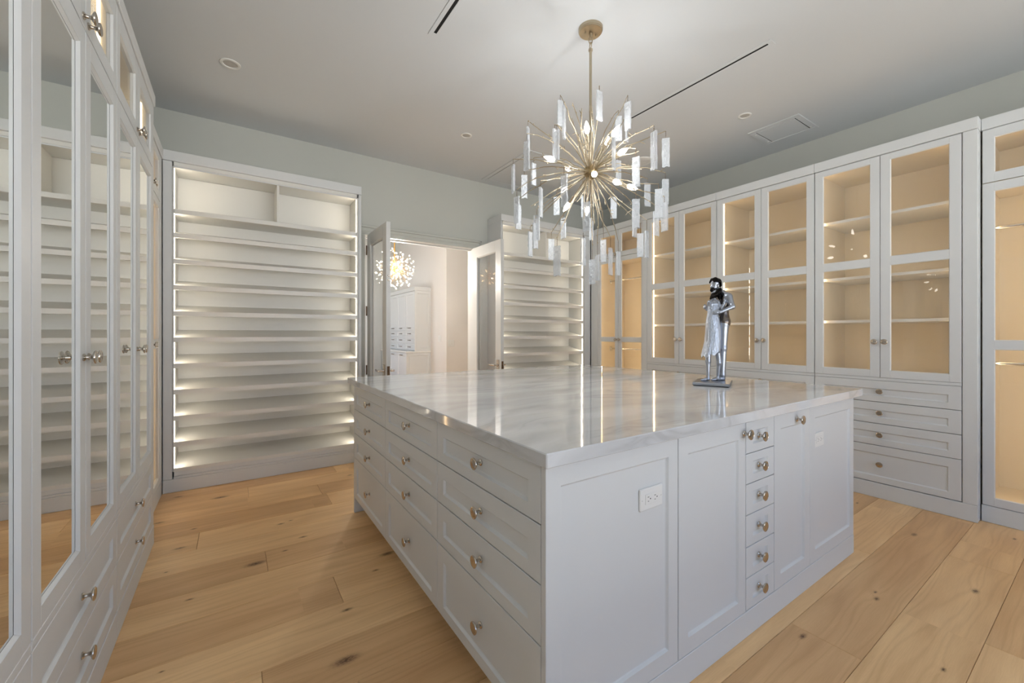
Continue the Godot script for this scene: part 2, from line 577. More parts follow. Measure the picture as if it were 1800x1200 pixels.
func make_shell():
	var m := Mb.new()
	m.box(Vector3(-1.2, CEIL, -4.66), Vector3(4.9, CEIL + 0.12, 2.35))
	structure("ceiling", m, M.ceiling)
	m = Mb.new()
	m.box(Vector3(-1.2, 0, -4.66), Vector3(-1.02, CEIL, 2.35))
	structure("wall_left", m, M.wall)
	m = Mb.new()
	m.box(Vector3(4.70, 0, -4.66), Vector3(4.9, CEIL, 2.35))
	structure("wall_right", m, M.wall)
	m = Mb.new()
	m.box(Vector3(-1.02, 0, -4.66), Vector3(1.15, CEIL, BACK))
	m.box(Vector3(2.465, 0, -4.66), Vector3(4.70, CEIL, BACK))
	m.box(Vector3(1.15, 2.305, -4.66), Vector3(2.465, CEIL, BACK))
	structure("wall_back", m, M.wall)
	# wall with the big window behind the camera
	m = Mb.new()
	m.box(Vector3(-1.02, 0, 2.2), Vector3(-0.7, CEIL, 2.35))
	m.box(Vector3(3.7, 0, 2.2), Vector3(4.70, CEIL, 2.35))
	m.box(Vector3(-0.7, 0, 2.2), Vector3(3.7, 0.3, 2.35))
	m.box(Vector3(-0.7, 2.75, 2.2), Vector3(3.7, CEIL, 2.35))
	structure("wall_front", m, M.wall)
	var w := structure_root("window_1")
	m = mb(w)
	for x in [-0.7, 0.3825, 1.465, 2.5475, 3.63]:
		m.box(Vector3(x, 0.3, 2.23), Vector3(x + 0.07, 2.75, 2.30), 0.004)
	for y in [0.3, 2.68]:
		m.box(Vector3(-0.7, y, 2.23), Vector3(3.7, y + 0.07, 2.30), 0.004)
	part("window_frame", m, M.trim, w)
	for x in [-0.63, 0.4525, 1.535, 2.6175]:
		m = mb(w)
		m.box(Vector3(x, 0.37, 2.262), Vector3(x + 1.0125, 2.68, 2.268))
		part("window_pane", m, M.glass, w)
	# door casing: head and two legs with a raised back band, and the jamb lining
	var t := structure_root("trim_1")
	m = mb(t)
	m.box(Vector3(1.052, 2.30, BACK), Vector3(2.565, 2.375, BACK + 0.02), 0.003)
	m.box(Vector3(1.052, 2.375, BACK), Vector3(2.565, 2.402, BACK + 0.032), 0.006)
	m.box(Vector3(1.052, 2.335, BACK), Vector3(2.565, 2.343, BACK + 0.024), 0.003)
	part("casing_head", m, M.wall, t)
	m = mb(t)
	m.box(Vector3(1.052, 0, BACK), Vector3(1.15, 2.30, BACK + 0.02), 0.003)
	m.box(Vector3(2.465, 0, BACK), Vector3(2.535, 2.30, BACK + 0.02), 0.003)
	m.box(Vector3(2.535, 0, BACK), Vector3(2.565, 2.402, BACK + 0.032), 0.006)
	part("casing_leg", m, M.wall, t)
	m = mb(t)
	m.box(Vector3(1.1502, 0, -4.66), Vector3(1.158, 2.297, BACK + 0.004))
	m.box(Vector3(2.457, 0, -4.66), Vector3(2.4648, 2.297, BACK + 0.004))
	m.box(Vector3(1.158, 2.297, -4.66), Vector3(2.457, 2.3048, BACK + 0.004))
	m.box(Vector3(1.158, 2.285, -4.62), Vector3(2.457, 2.297, -4.58))
	part("door_jamb", m, M.door, t)
	hall()

func hall():
	var m := Mb.new()
	m.box(Vector3(0.75, 0, -9.2), Vector3(0.9, 4.0, -8.8))
	m.box(Vector3(0.75, 0, -7.62), Vector3(0.9, 4.0, -4.66))
	m.box(Vector3(0.75, 0, -8.8), Vector3(0.9, 0.3, -7.62))
	m.box(Vector3(0.75, 2.6, -8.8), Vector3(0.9, 4.0, -7.62))
	structure("wall_hall_left", m, M.hall)
	m = Mb.new()
	m.box(Vector3(0.75, 0, -9.35), Vector3(3.2, 4.0, -9.2))
	structure("wall_hall_far", m, M.hall_cool)
	m = Mb.new()
	m.box(Vector3(3.11, 0, -9.2), Vector3(5.3, 4.0, -6.7))
	structure("wall_hall_right", m, M.hall)
	m = Mb.new()
	m.box(Vector3(5.3, 0, -9.2), Vector3(5.45, 4.0, -4.66))
	structure("wall_hall_end", m, M.hall)
	m = Mb.new()
	m.box(Vector3(-1.2, CEIL + 0.12, -4.66), Vector3(5.45, 4.0, -4.56))
	m.box(Vector3(4.9, 0, -4.66), Vector3(5.45, CEIL + 0.12, -4.56))
	structure("wall_hall_near", m, M.hall)
	m = Mb.new()
	m.box(Vector3(0.75, 4.0, -9.35), Vector3(5.45, 4.12, -4.56))
	structure("ceiling_hall", m, M.ceiling)
	var w := structure_root("window_2")
	m = mb(w)
	for z in [-8.8, -7.69]:
		m.box(Vector3(0.80, 0.3, z), Vector3(0.87, 2.6, z + 0.07), 0.004)
	for y in [0.3, 2.53]:
		m.box(Vector3(0.80, y, -8.73), Vector3(0.87, y + 0.07, -7.69), 0.004)
	part("window_frame", m, M.trim, w)
	for z in [-8.73]:
		m = mb(w)
		m.box(Vector3(0.832, 0.37, z), Vector3(0.838, 2.53, z + 1.04))
		part("window_pane", m, M.glass, w)

func light_switch(label: String, at: Vector3, out: Vector3, across: Vector3, wide: float):
	var o := tag(thing("light_switch", label, "light switch", at), label, "light switch")
	var f := Fr.new(at, across, out)
	var m := mb(o)
	slab(m, f, -wide / 2, wide / 2, -0.06, 0.06, 0.0, 0.007, 0.002)
	part("cover_plate", m, M.plastic, o)
	var n := 2 if wide > 0.1 else 1
	for i in n:
		m = mb(o)
		var c := (i - (n - 1) / 2.0) * 0.046
		slab(m, f, c - 0.017, c + 0.017, -0.034, 0.034, 0.0068, 0.011, 0.002)
		part("rocker", m, M.plastic, o)

func door_leaf(num: int, x: float, label: String, shows_edge_bolts: bool):
	# open at a right angle to the back wall, hinged at z -4.475
	var root := structure_root("door_%d" % num)
	var f := Fr.new(Vector3(x, 0, 0), Vector3(0, 0, 1), Vector3(-1, 0, 0))
	var z0 := -4.470
	var z1 := -3.815
	var m := mb(root)
	var g0 := z0 + 0.115
	var g1 := z1 - 0.115
	slab(m, f, z0, g0, 0.008, 2.288, -0.04, 0, 0.002)
	slab(m, f, g1, z1, 0.008, 2.288, -0.04, 0, 0.002)
	slab(m, f, g0, g1, 0.008, 0.26, -0.04, 0)
	slab(m, f, g0, g1, 2.165, 2.288, -0.04, 0)
	ring(m, f, g0, g1, 0.26, 2.165, 0.012, -0.001, -0.015)
	var back := Fr.new(Vector3(x + 0.04, 0, 0), Vector3(0, 0, 1), Vector3(1, 0, 0))
	ring(m, back, g0, g1, 0.26, 2.165, 0.012, -0.001, -0.015)
	part("leaf_frame", m, M.door, root)
	m = mb(root)
	slab(m, f, g0, g1, 0.26, 2.165, -0.023, -0.017)
	part("glass_pane", m, M.glass, root)
	# lever on both faces, latch plate on the free edge
	for s in [0, 1]:
		var ff: Fr = [f, back][s]
		m = mb(root)
		slab(m, ff, z1 - 0.085, z1 - 0.035, 0.865, 0.965, 0, 0.006, 0.002)
		m.lathe(ff.p(z1 - 0.06, 0.905, 0.006), ff.n, [[0.014, 0.0], [0.012, 0.012], [0.009, 0.018], [0.009, 0.05], [0.0, 0.05]], 14)
		m.tube([ff.p(z1 - 0.055, 0.905, 0.046), ff.p(z1 - 0.09, 0.907, 0.050), ff.p(z1 - 0.13, 0.902, 0.050), ff.p(z1 - 0.165, 0.908, 0.049)], [0.010, 0.009, 0.0075, 0.009], 10)
		part("lever_handle", m, M.nickel, root)
	m = mb(root)
	m.box(Vector3(x + 0.008, 0.85, z1), Vector3(x + 0.032, 0.95, z1 + 0.002))
	m.box(Vector3(x + 0.013, 0.895, z1), Vector3(x + 0.027, 0.915, z1 + 0.012), 0.003)
	part("latch_plate", m, M.bronze, root)
	if shows_edge_bolts:
		m = mb(root)
		for y in [1.785, 1.745]:
			m.lathe(Vector3(x + 0.02, y, z1), Vector3(0, 0, 1), [[0.010, 0.0], [0.010, 0.002], [0.007, 0.0035], [0.0, 0.002]], 14)
		part("edge_bolt", m, M.nickel, root)
	for y in [2.13, 1.49, 0.87, 0.22]:
		m = mb(root)
		var jamb := 1.158 if num == 1 else 2.457
		m.tube([Vector3(jamb + (0.004 if num == 1 else -0.004), y - 0.05, z0 - 0.010), Vector3(jamb + (0.004 if num == 1 else -0.004), y + 0.05, z0 - 0.010)], [0.0065, 0.0065], 10)
		m.box(Vector3(x + 0.003, y - 0.05, z0 - 0.0025), Vector3(x + 0.037, y + 0.05, z0))
		part("hinge", m, M.bronze, root)

# ---------------------------------------------------------------- things on the ceiling
func slot_diffuser(label: String, x: float, z0: float, z1: float):
	var o := thing("slot_diffuser", label, "air vent", Vector3(x, CEIL, (z0 + z1) / 2), "slot vents in the ceiling")
	var m := mb(o)
	for s in [-1.0, 1.0]:
		m.box(Vector3(x + s * 0.036, CEIL - 0.004, z0 - 0.03), Vector3(x + s * 0.0095, CEIL, z1 + 0.03), 0.001)
	m.box(Vector3(x - 0.0095, CEIL - 0.004, z0 - 0.03), Vector3(x + 0.0095, CEIL, z0))
	m.box(Vector3(x - 0.0095, CEIL - 0.004, z1), Vector3(x + 0.0095, CEIL, z1 + 0.03))
	part("flange", m, M.ceiling, o)
	m = mb(o)
	m.box(Vector3(x - 0.0095, CEIL - 0.0015, z0), Vector3(x + 0.0095, CEIL, z1))
	part("slot", m, M.dark, o)

func downlight(label: String, x: float, z: float, r: float):
	var o := thing("recessed_light", label, "ceiling light", Vector3(x, CEIL, z), "unlit recessed lights")
	var m := mb(o)
	m.lathe(Vector3(x, CEIL, z), Vector3.DOWN, [[r, 0.0], [r, 0.003], [r * 0.97, 0.005], [r * 0.74, 0.006], [r * 0.70, 0.001]], 32)
	part("trim_ring", m, M.plastic, o)
	m = mb(o)
	m.lathe(Vector3(x, CEIL, z), Vector3.DOWN, [[r * 0.71, 0.0], [r * 0.71, 0.0012], [r * 0.3, 0.002], [0.0, 0.002]], 28)
	part("lens", m, mat(Color(0.72, 0.71, 0.69), 0.4), o)

func ceiling_things():
	slot_diffuser("narrow black linear air slot running from beside the chandelier towards the right", 2.891, -2.43, -1.31)
	slot_diffuser("narrow black linear air slot cut off by the top edge, left of the chandelier canopy", 1.049, -2.43, -1.31)
	downlight("round unlit recessed light nearest the mirrored wardrobes", -0.02, -3.506, 0.062)
	downlight("round unlit recessed light between the shoe shelves and the chandelier, near the back wall", 1.84, -3.52, 0.052)
	downlight("round unlit recessed light beside the small square ceiling panel", 3.674, -1.854, 0.052)
	var o := thing("ceiling_speaker", "larger round white ceiling speaker seen just right behind the chandelier", "speaker", Vector3(3.706, CEIL, -2.972))
	var m := mb(o)
	m.lathe(o.position, Vector3.DOWN, [[0.115, 0.0], [0.115, 0.004], [0.108, 0.010], [0.095, 0.012], [0.088, 0.008]], 36)
	part("trim_ring", m, M.plastic, o)
	m = mb(o)
	m.lathe(o.position, Vector3.DOWN, [[0.089, 0.0], [0.089, 0.009], [0.05, 0.014], [0.0, 0.016]], 32)
	part("grille", m, M.plastic, o)
	# small square access panel by the right wall
	o = thing("access_panel", "small square white access panel in the ceiling above the glass cabinets", "ceiling panel", Vector3(4.23, CEIL, -1.79))
	hatch(o, 4.02, 4.44, -2.005, -1.575, false)
	o = thing("return_air_grille", "large rectangular return air panel in the ceiling behind the chandelier", "air vent", Vector3(2.88, CEIL, -3.92))
	hatch(o, 2.51, 3.25, -4.41, -3.43, true)

func hatch(o: Node3D, x0: float, x1: float, z0: float, z1: float, grille: bool):
	var m := mb(o)
	var w := 0.05
	var y := CEIL - 0.008
	m.box(Vector3(x0, y, z0), Vector3(x0 + w, CEIL, z1), 0.003)
	m.box(Vector3(x1 - w, y, z0), Vector3(x1, CEIL, z1), 0.003)
	m.box(Vector3(x0 + w, y, z0), Vector3(x1 - w, CEIL, z0 + w), 0.003)
	m.box(Vector3(x0 + w, y, z1 - w), Vector3(x1 - w, CEIL, z1), 0.003)
	part("frame", m, M.ceiling, o)
	m = mb(o)
	var g := w + 0.008
	m.box(Vector3(x0 + g, y + 0.001, z0 + g), Vector3(x1 - g, CEIL, z1 - g), 0.002)
	part("panel", m, M.ceiling, o)
	m = mb(o)
	m.box(Vector3(x0 + w, CEIL - 0.0015, z0 + w), Vector3(x1 - w, CEIL, z1 - w))
	part("gap", m, M.dark, o)
	if not grille:
		m = mb(o)
		for q in [[x0 + 0.09, z0 + 0.035], [x0 + 0.09, z1 - 0.035], [x1 - 0.09, z0 + 0.035], [x1 - 0.09, z1 - 0.035]]:
			m.lathe(Vector3(q[0], y, q[1]), Vector3.DOWN, [[0.008, 0.0], [0.008, 0.003], [0.0, 0.004]], 12)
		part("fastener", m, M.plastic, o)

# ---------------------------------------------------------------- cabinets
func make_knob():
	var m := Mb.new()
	m.lathe(Vector3.ZERO, Vector3(0, 0, 1), [[0.0, 0.0], [0.0115, 0.0], [0.0115, 0.003], [0.0095, 0.005], [0.0062, 0.008], [0.0055, 0.014], [0.0068, 0.019], [0.0125, 0.023], [0.0195, 0.026], [0.0212, 0.0285], [0.0205, 0.031], [0.0180, 0.0322], [0.0165, 0.0316], [0.010, 0.0324], [0.0, 0.0328]], 22)
	knob_mesh = m.mesh()

func knob(parent: Node3D, f: Fr, u: float, v: float, n := 0.0):
	var o := put_mesh("knob", knob_mesh, M.nickel, parent)
	var up := Vector3.UP
	o.transform = Transform3D(Basis(up.cross(f.n), up, f.n), f.p(u, v, n) - origin(parent))

func drawer(parent: Node3D, f: Fr, u0: float, u1: float, v0: float, v1: float, stile: float, low: float, top: float, ku: float, kv: float) -> Node3D:
	var m := mb(parent)
	shaker(m, f, u0, u1, v0, v1, stile, low, top)
	var d := part("drawer", m, M.paint, parent)
	knob(d, f, ku, kv, -0.009 if absf(ku - u0) > stile and absf(u1 - ku) > stile and kv > v0 + low and kv < v1 - top else 0.0)
	return d

func lite_door(parent: Node3D, f: Fr, u0: float, u1: float, v0: float, v1: float, stile: float, holes: Array, filling: Material, fill_name: String) -> Node3D:
	var m := mb(parent)
	open_frame(m, f, u0, u1, v0, v1, stile, holes, 0.022, 0.008 if fill_name == "mirror" else 0.004)
	var d := part("door", m, M.paint, parent)
	for h in holes:
		m = mb(parent)
		slab(m, f, u0 + stile - 0.004 * 0, u1 - stile, h[0], h[1], -0.0145, -0.0095)
		part(fill_name, m, filling, d)
	return d

# open fronted box of boards
func carcass(parent: Node3D, f: Fr, u0: float, u1: float, v0: float, v1: float, n0: float, n1: float, called := "body", t := 0.018):
	var m := mb(parent)
	slab(m, f, u0, u0 + t, v0, v1, n1, n0)
	slab(m, f, u1 - t, u1, v0, v1, n1, n0)
	slab(m, f, u0 + t, u1 - t, v1 - t, v1, n1, n0)
	slab(m, f, u0 + t, u1 - t, v0, v0 + t, n1, n0)
	slab(m, f, u0 + t, u1 - t, v0 + t, v1 - t, n1, n1 + 0.012)
	part(called, m, M.inside, parent)

func board(parent: Node3D, called: String, f: Fr, u0: float, u1: float, v0: float, v1: float, n0: float, n1: float, material: Material, bev := 0.0015):
	var m := mb(parent)
	slab(m, f, u0, u1, v0, v1, n0, n1, bev)
	part(called, m, material, parent)

func display_cabinet(label: String, u0: float, u1: float, first: bool, last: bool):
	var f := Fr.new(Vector3(XRIGHT, 0, 0), Vector3(0, 0, -1), Vector3(-1, 0, 0))
	var c := (u0 + u1) / 2
	var o := thing("display_cabinet", label, "cabinet", Vector3(XRIGHT + 0.3, 0, -c), "glass fronted cabinets on the right wall")
	var a := u0 + 0.001
	var b := u1 - 0.001
	var deep := -0.618
	carcass(o, f, a, b, 0.905, 2.61, -0.024, deep)
	var m := mb(o)
	slab(m, f, a, b, 0.112, 0.118, -0.024, deep)
	slab(m, f, a, a + 0.018, 0.118, 0.904, -0.024, deep)
	slab(m, f, b - 0.018, b, 0.118, 0.904, -0.024, deep)
	slab(m, f, a + 0.018, b - 0.018, 0.118, 0.904, deep, deep + 0.01)
	part("drawer_case", m, M.paint, o)
	board(o, "rail", f, a, b, 0.895, 0.917, -0.022, -0.001, M.paint)
	var p0 := u0 - (0.072 if first else 0.0)
	var p1 := u1 + (0.070 if last else 0.0)
	board(o, "plinth", f, p0, p1 - 0.0005, 0.0, 0.112, deep, 0.003, M.paint, 0.002)
	board(o, "crown", f, p0 - (0.004 if first else 0.0), p1 + (0.004 if last else -0.0005), 2.607, 2.684, deep, 0.012, M.paint, 0.003)
	if first:
		board(o, "end_panel", f, u0 - 0.072, u0 - 0.002, 0.1122, 2.6065, deep, 0.0, M.paint, 0.003)
	if last:
		board(o, "end_panel", f, u1 + 0.002, u1 + 0.070, 0.1122, 2.6065, deep, 0.0, M.paint, 0.003)
	for y in [1.340, 1.694, 2.170]:
		board(o, "shelf", f, a + 0.02, b - 0.02, y, y + 0.022, deep + 0.015, -0.112, M.shelf)
	led(o, f, b - 0.018, -1.0, 0.95, 2.58, -0.100, LED_GLASS)
	led(o, f, a + 0.018, 1.0, 0.95, 2.58, -0.100, LED_GLASS)
	var holes := [[0.972, 1.766], [1.830, 2.558]]
	var d := lite_door(o, f, u0 + 0.002, c - 0.002, 0.919, 2.603, 0.057, holes, M.glass, "glass_pane")
	knob(d, f, c - 0.030, 1.19)
	d = lite_door(o, f, c + 0.002, u1 - 0.002, 0.919, 2.603, 0.057, holes, M.glass, "glass_pane")
	knob(d, f, c + 0.030, 1.19)
	var rows := [[0.733, 0.893], [0.568, 0.729], [0.401, 0.564], [0.118, 0.397]]
	for r in rows:
		drawer(o, f, u0 + 0.002, u1 - 0.002, r[0], r[1], 0.062, 0.044, 0.060, c, (r[0] + r[1]) / 2)

func closet(called: String, label: String, x: float, nx: float, u0: float, u1: float, doors: Array, depth: float, hand: Array, rods: bool, leds: Array, rod_n := -0.30):
	# tall closet with short glass doors over long two-light glass doors
	var f := Fr.new(Vector3(x, 0, 0), Vector3(0, 0, -1), Vector3(nx, 0, 0))
	var o := thing(called, label, "closet", Vector3(x - nx * depth / 2, 0, -(u0 + u1) / 2))
	var ends := [u0, u1]
	u0 = maxf(u0, doors[0][0] - 0.020)
	u1 = minf(u1, doors[-1][1] + 0.020)
	carcass(o, f, u0, u1, 0.112, 2.61, -0.024, -depth)
	board(o, "plinth", f, ends[0], ends[1], 0.0, 0.110, -depth, 0.0, M.paint, 0.002)
	board(o, "crown", f, ends[0], ends[1], 2.607, 2.684, -depth, 0.010, M.paint, 0.003)
	board(o, "shelf", f, u0 + 0.02, u1 - 0.02, 2.245, 2.267, -depth + 0.014, -0.03, M.inside)
	if doors[0][0] - ends[0] > 0.01:
		board(o, "filler", f, ends[0], doors[0][0] - 0.003, 0.112, 2.606, -0.022, 0.0, M.paint)
	if ends[1] - doors[-1][1] > 0.01:
		board(o, "filler", f, doors[-1][1] + 0.003, ends[1], 0.112, 2.606, -0.022, 0.0, M.paint)
	for s in leds:
		led(o, f, (u1 - 0.018) if s > 0 else (u0 + 0.018), -s, 0.16, 2.23, -0.066, LED_CLOSET)
		led(o, f, (u1 - 0.018) if s > 0 else (u0 + 0.018), -s, 2.29, 2.57, -0.066, LED_CLOSET)
	if rods:
		for y in [1.985, 1.045]:
			var m := mb(o)
			m.tube([f.p(u0 + 0.02, y, rod_n), f.p(u1 - 0.02, y, rod_n)], [0.013, 0.013], 12)
			for q in [u0 + 0.018, u1 - 0.026]:
				slab(m, f, q, q + 0.008, y - 0.03, y + 0.03, rod_n - 0.02, rod_n + 0.02, 0.002)
			part("hanging_rod", m, M.chrome, o)
	for i in doors.size():
		var a: float = doors[i][0]
		var b: float = doors[i][1]
		var d := lite_door(o, f, a, b, 0.114, 2.248, 0.052, [[0.166, 1.147], [1.206, 2.192]], M.glass, "glass_pane")
		var k: float = (b - 0.026) if hand[i] > 0 else (a + 0.026)
		knob(d, f, k, 1.176)
		d = lite_door(o, f, a, b, 2.254, 2.604, 0.052, [[2.314, 2.548]], M.glass, "glass_pane")
		knob(d, f, k, 2.284)
	return o

func wardrobe(label: String, u0: float, u1: float, last: bool):
	var f := Fr.new(Vector3(XLEFT, 0, 0), Vector3(0, 0, -1), Vector3(1, 0, 0))
	var c := (u0 + u1) / 2
	var o := thing("wardrobe", label, "wardrobe", Vector3(XLEFT - 0.3, 0, -c), "mirrored wardrobes on the left wall")
	var deep := -0.615
	carcass(o, f, u0 + 0.001, u1 - 0.001, 2.238, 2.607, -0.024, deep)
	var m := mb(o)
	slab(m, f, u0 + 0.001, u1 - 0.001, 0.112, 2.22, deep, -0.05)
	part("body", m, M.paint, o)
	var tail := 0.038 if last else 0.0
	board(o, "plinth", f, u0, u1 + tail - 0.0004, 0.0, 0.111, deep, 0.002, M.paint, 0.002)
	board(o, "crown", f, u0, u1 + tail - 0.0004, 2.604, 2.670, deep, 0.008, M.paint, 0.003)
	board(o, "rail", f, u0 + 0.001, u1 - 0.001, 0.494, 0.518, -0.024, 0.0, M.paint)
	if last:
		board(o, "end_panel", f, u1 + 0.002, u1 + tail, 0.1112, 2.6038, deep, 0.0, M.paint, 0.002)
	led(o, f, u1 - 0.019, -1.0, 2.25, 2.59, -0.05, LED_TOP, SOFT)
	led(o, f, u0 + 0.019, 1.0, 2.25, 2.59, -0.05, LED_TOP, SOFT)
	for i in 2:
		var a := (u0 + 0.002) if i == 0 else (c + 0.002)
		var b := (c - 0.002) if i == 0 else (u1 - 0.002)
		var k := (c - 0.028) if i == 0 else (c + 0.028)
		var d := lite_door(o, f, a, b, 0.520, 2.228, 0.056, [[0.572, 2.163]], M.mirror, "mirror")
		knob(d, f, k, 1.175)
		d = lite_door(o, f, a, b, 2.233, 2.602, 0.056, [[2.292, 2.520]], M.glass, "glass_pane")
		knob(d, f, k, 2.262)
	drawer(o, f, u0 + 0.0015, u1 - 0.0015, 0.309, 0.492, 0.062, 0.05, 0.05, c + 0.0, 0.402)
	drawer(o, f, u0 + 0.0015, u1 - 0.0015, 0.114, 0.306, 0.062, 0.05, 0.05, c + 0.0, 0.212)

func shoe_shelf(label: String, x0: float, x1: float, a: float, b: float, divide: float, leds: Array):
	# frame from x0 to x1, opening from a to b
	var f := Fr.new(Vector3(0, 0, ZSHOE), Vector3(1, 0, 0), Vector3(0, 0, 1))
	var deep := BACK - ZSHOE + 0.001
	var o := thing("shoe_shelf", label, "shelf unit", Vector3((x0 + x1) / 2, 0, (ZSHOE + BACK) / 2), "lit shoe shelves on the back wall")
	board(o, "side_panel", f, x0, a - 0.010, 0.103, 2.61, deep, 0.0, M.paint, 0.003)
	board(o, "side_panel", f, b + 0.016, x1, 0.103, 2.61, deep, 0.0, M.paint, 0.003)
	board(o, "inner_side", f, a - 0.0098, a, 0.158, 2.5775, deep, -0.010, M.shelf)
	board(o, "inner_side", f, b, b + 0.0158, 0.158, 2.5775, deep, -0.010, M.shelf)
	board(o, "crown", f, x0, x1, 2.6105, 2.690, deep, 0.012, M.paint, 0.003)
	board(o, "plinth", f, x0, x1, 0.0, 0.1025, deep, 0.003, M.paint, 0.002)
	board(o, "base_moulding", f, a, b, 0.1028, 0.122, deep, -0.002, M.paint, 0.003)
	board(o, "base_moulding", f, a, b, 0.1222, 0.157, deep, -0.008, M.paint, 0.003)
	board(o, "top_panel", f, a, b, 2.578, 2.610, deep, -0.004, M.shelf)
	board(o, "back_panel", f, a, b, 0.16, 2.577, deep, deep + 0.014, M.shelf)
	# inner lip beside the side panels, in front of the light strips
	board(o, "face_bead", f, a - 0.004, a + 0.0006, 0.158, 2.577, -0.013, -0.003, M.paint)
	board(o, "face_bead", f, b - 0.0006, b + 0.004, 0.158, 2.577, -0.013, -0.003, M.paint)
	board(o, "face_bead", f, a + 0.001, b - 0.001, 2.566, 2.577, -0.013, -0.003, M.paint)
	board(o, "divider", f, divide - 0.009, divide + 0.009, 2.243, 2.577, deep + 0.014, -0.012, M.shelf)
	board(o, "flat_shelf", f, a + 0.0005, b - 0.0005, 2.204, 2.2425, deep + 0.014, -0.010, M.shelf, 0.003)
	var front := -0.010
	var rear := deep + 0.0145
	for i in 10:
		var y := 2.051 - 0.2076 * i
		var m := mb(o)
		var rise := 0.062
		# sloping board with a straight front edge
		var l := a + 0.0005
		var r := b - 0.0005
		var t := [f.p(l, y, front), f.p(r, y, front), f.p(r, y + rise, rear), f.p(l, y + rise, rear)]
		var u := [f.p(l, y - 0.037, front), f.p(r, y - 0.037, front), f.p(r, y - 0.037, front - 0.02), f.p(l, y - 0.037, front - 0.02)]
		var w := [f.p(l, y - 0.016, front - 0.02), f.p(r, y - 0.016, front - 0.02), f.p(r, y + rise - 0.02, rear), f.p(l, y + rise - 0.02, rear)]
		m.quad(t[0], t[1], t[2], t[3], Vector3.UP)
		m.quad(t[0], t[1], u[1], u[0], f.n)
		m.quad(u[0], u[1], u[2], u[3], Vector3.DOWN)
		m.quad(u[3], u[2], w[1], w[0], -f.n)
		m.quad(w[0], w[1], w[2], w[3], Vector3.DOWN)
		m.quad(t[0], t[3], w[3], w[0], -f.u)
		m.quad(t[1], t[2], w[2], w[1], f.u)
		part("sloping_shelf", m, M.shelf, o)
	for s in leds:
		led(o, f, a if s > 0 else b, s, 0.185, 2.565, -0.024, LED_SHOE, SOFT)

# ---------------------------------------------------------------- island
func island():
	var o := thing("island_cabinet", "white kitchen style island base with drawers and doors under the marble slab", "island", Vector3(1.82, 0, -1.96))
	o.set_meta("label", "large white panelled island base with many nickel knobs under the marble slab")
	var x0 := 0.70
	var x1 := 2.945
	var z0 := -0.878
	var z1 := -3.036
	var m := mb(o)
	m.box(Vector3(x0 + 0.042, 0.105, z1 + 0.02), Vector3(x1 - 0.02, 0.894, z0 - 0.042))
	part("body", m, M.paint, o)
	# toe board set back under the drawers, plinth elsewhere
	m = mb(o)
	m.box(Vector3(x0 + 0.085, 0.0, z1 + 0.02), Vector3(x0 + 0.10, 0.1045, z0 - 0.022))
	part("toe_board", m, M.paint, o)
	m = mb(o)
	m.box(Vector3(x0, 0.0, z0 - 0.02), Vector3(x1, 0.1045, z0 + 0.0015), 0.002)
	m.box(Vector3(x1 - 0.02, 0.0, z1), Vector3(x1, 0.1045, z0 - 0.0205), 0.002)
	part("plinth", m, M.paint, o)
	var fr := Fr.new(Vector3(0, 0, z0), Vector3(1, 0, 0), Vector3(0, 0, 1))
	# front: fixed panel, door, six little drawers, door, fixed panel
	m = mb(o)
	shaker(m, fr, x0, 1.2885, 0.106, 0.893, 0.053, 0.06, 0.064)
	var pa := part("end_panel", m, M.paint, o)
	outlet(pa, fr, 1.148, 0.708)
	m = mb(o)
	shaker(m, fr, 1.2925, 1.7475, 0.106, 0.893, 0.056, 0.057, 0.071)
	var d := part("door", m, M.paint, o)
	knob(d, fr, 1.733, 0.842)
	var cuts := [0.106, 0.239, 0.367, 0.499, 0.627, 0.753, 0.893]
	for i in 6:
		var top := 0.045
		drawer(o, fr, 1.7515, 1.9915, cuts[i] + 0.0015, cuts[i + 1] - 0.0015, 0.055, 0.034, 0.034 if i < 5 else top, 1.872, (cuts[i] + cuts[i + 1]) / 2 - (0.008 if i == 5 else 0.0))
	m = mb(o)
	shaker(m, fr, 1.9955, 2.3625, 0.106, 0.893, 0.06, 0.057, 0.071)
	d = part("door", m, M.paint, o)
	knob(d, fr, 2.215, 0.846)
	m = mb(o)
	shaker(m, fr, 2.3655, x1, 0.106, 0.893, 0.058, 0.06, 0.064)
	pa = part("end_panel", m, M.paint, o)
	outlet(pa, fr, 2.478, 0.712)
	# left side: three columns of four drawers
	var fl := Fr.new(Vector3(x0, 0, 0), Vector3(0, 0, -1), Vector3(-1, 0, 0))
	var cols := [0.9, 1.598, 2.306, 3.013]
	var rows := [0.105, 0.389, 0.558, 0.724, 0.893]
	for c in 3:
		for r in 4:
			drawer(o, fl, cols[c] + 0.0015, cols[c + 1] - 0.0015, rows[r] + 0.002, rows[r + 1] - 0.002, 0.058, 0.042, 0.058, (cols[c] + cols[c + 1]) / 2, (rows[r] + rows[r + 1]) / 2 - 0.003)
	board(o, "back_panel", fl, 3.0145, 3.036, 0.0, 0.893, -(x1 - x0) + 0.0205, 0.0, M.paint, 0.002)
	var fx := Fr.new(Vector3(x1, 0, 0), Vector3(0, 0, -1), Vector3(1, 0, 0))
	for k in 3:
		m = mb(o)
		shaker(m, fx, 0.8995 + 0.705 * k, 0.8995 + 0.705 * (k + 1) - 0.003, 0.106, 0.893, 0.06, 0.06, 0.06)
		part("side_panel", m, M.paint, o)
	var t := thing("countertop", "large polished white and grey veined marble slab on the island", "countertop", Vector3(1.83, 0.895, -1.985))
	m = mb(t)
	m.box(Vector3(0.677, 0.8955, -3.125), Vector3(2.982, 0.936, -0.846), 0.003)
	var mi := part("slab", m, M.marble, t)
	mi.set_meta("label", "polished veined marble")

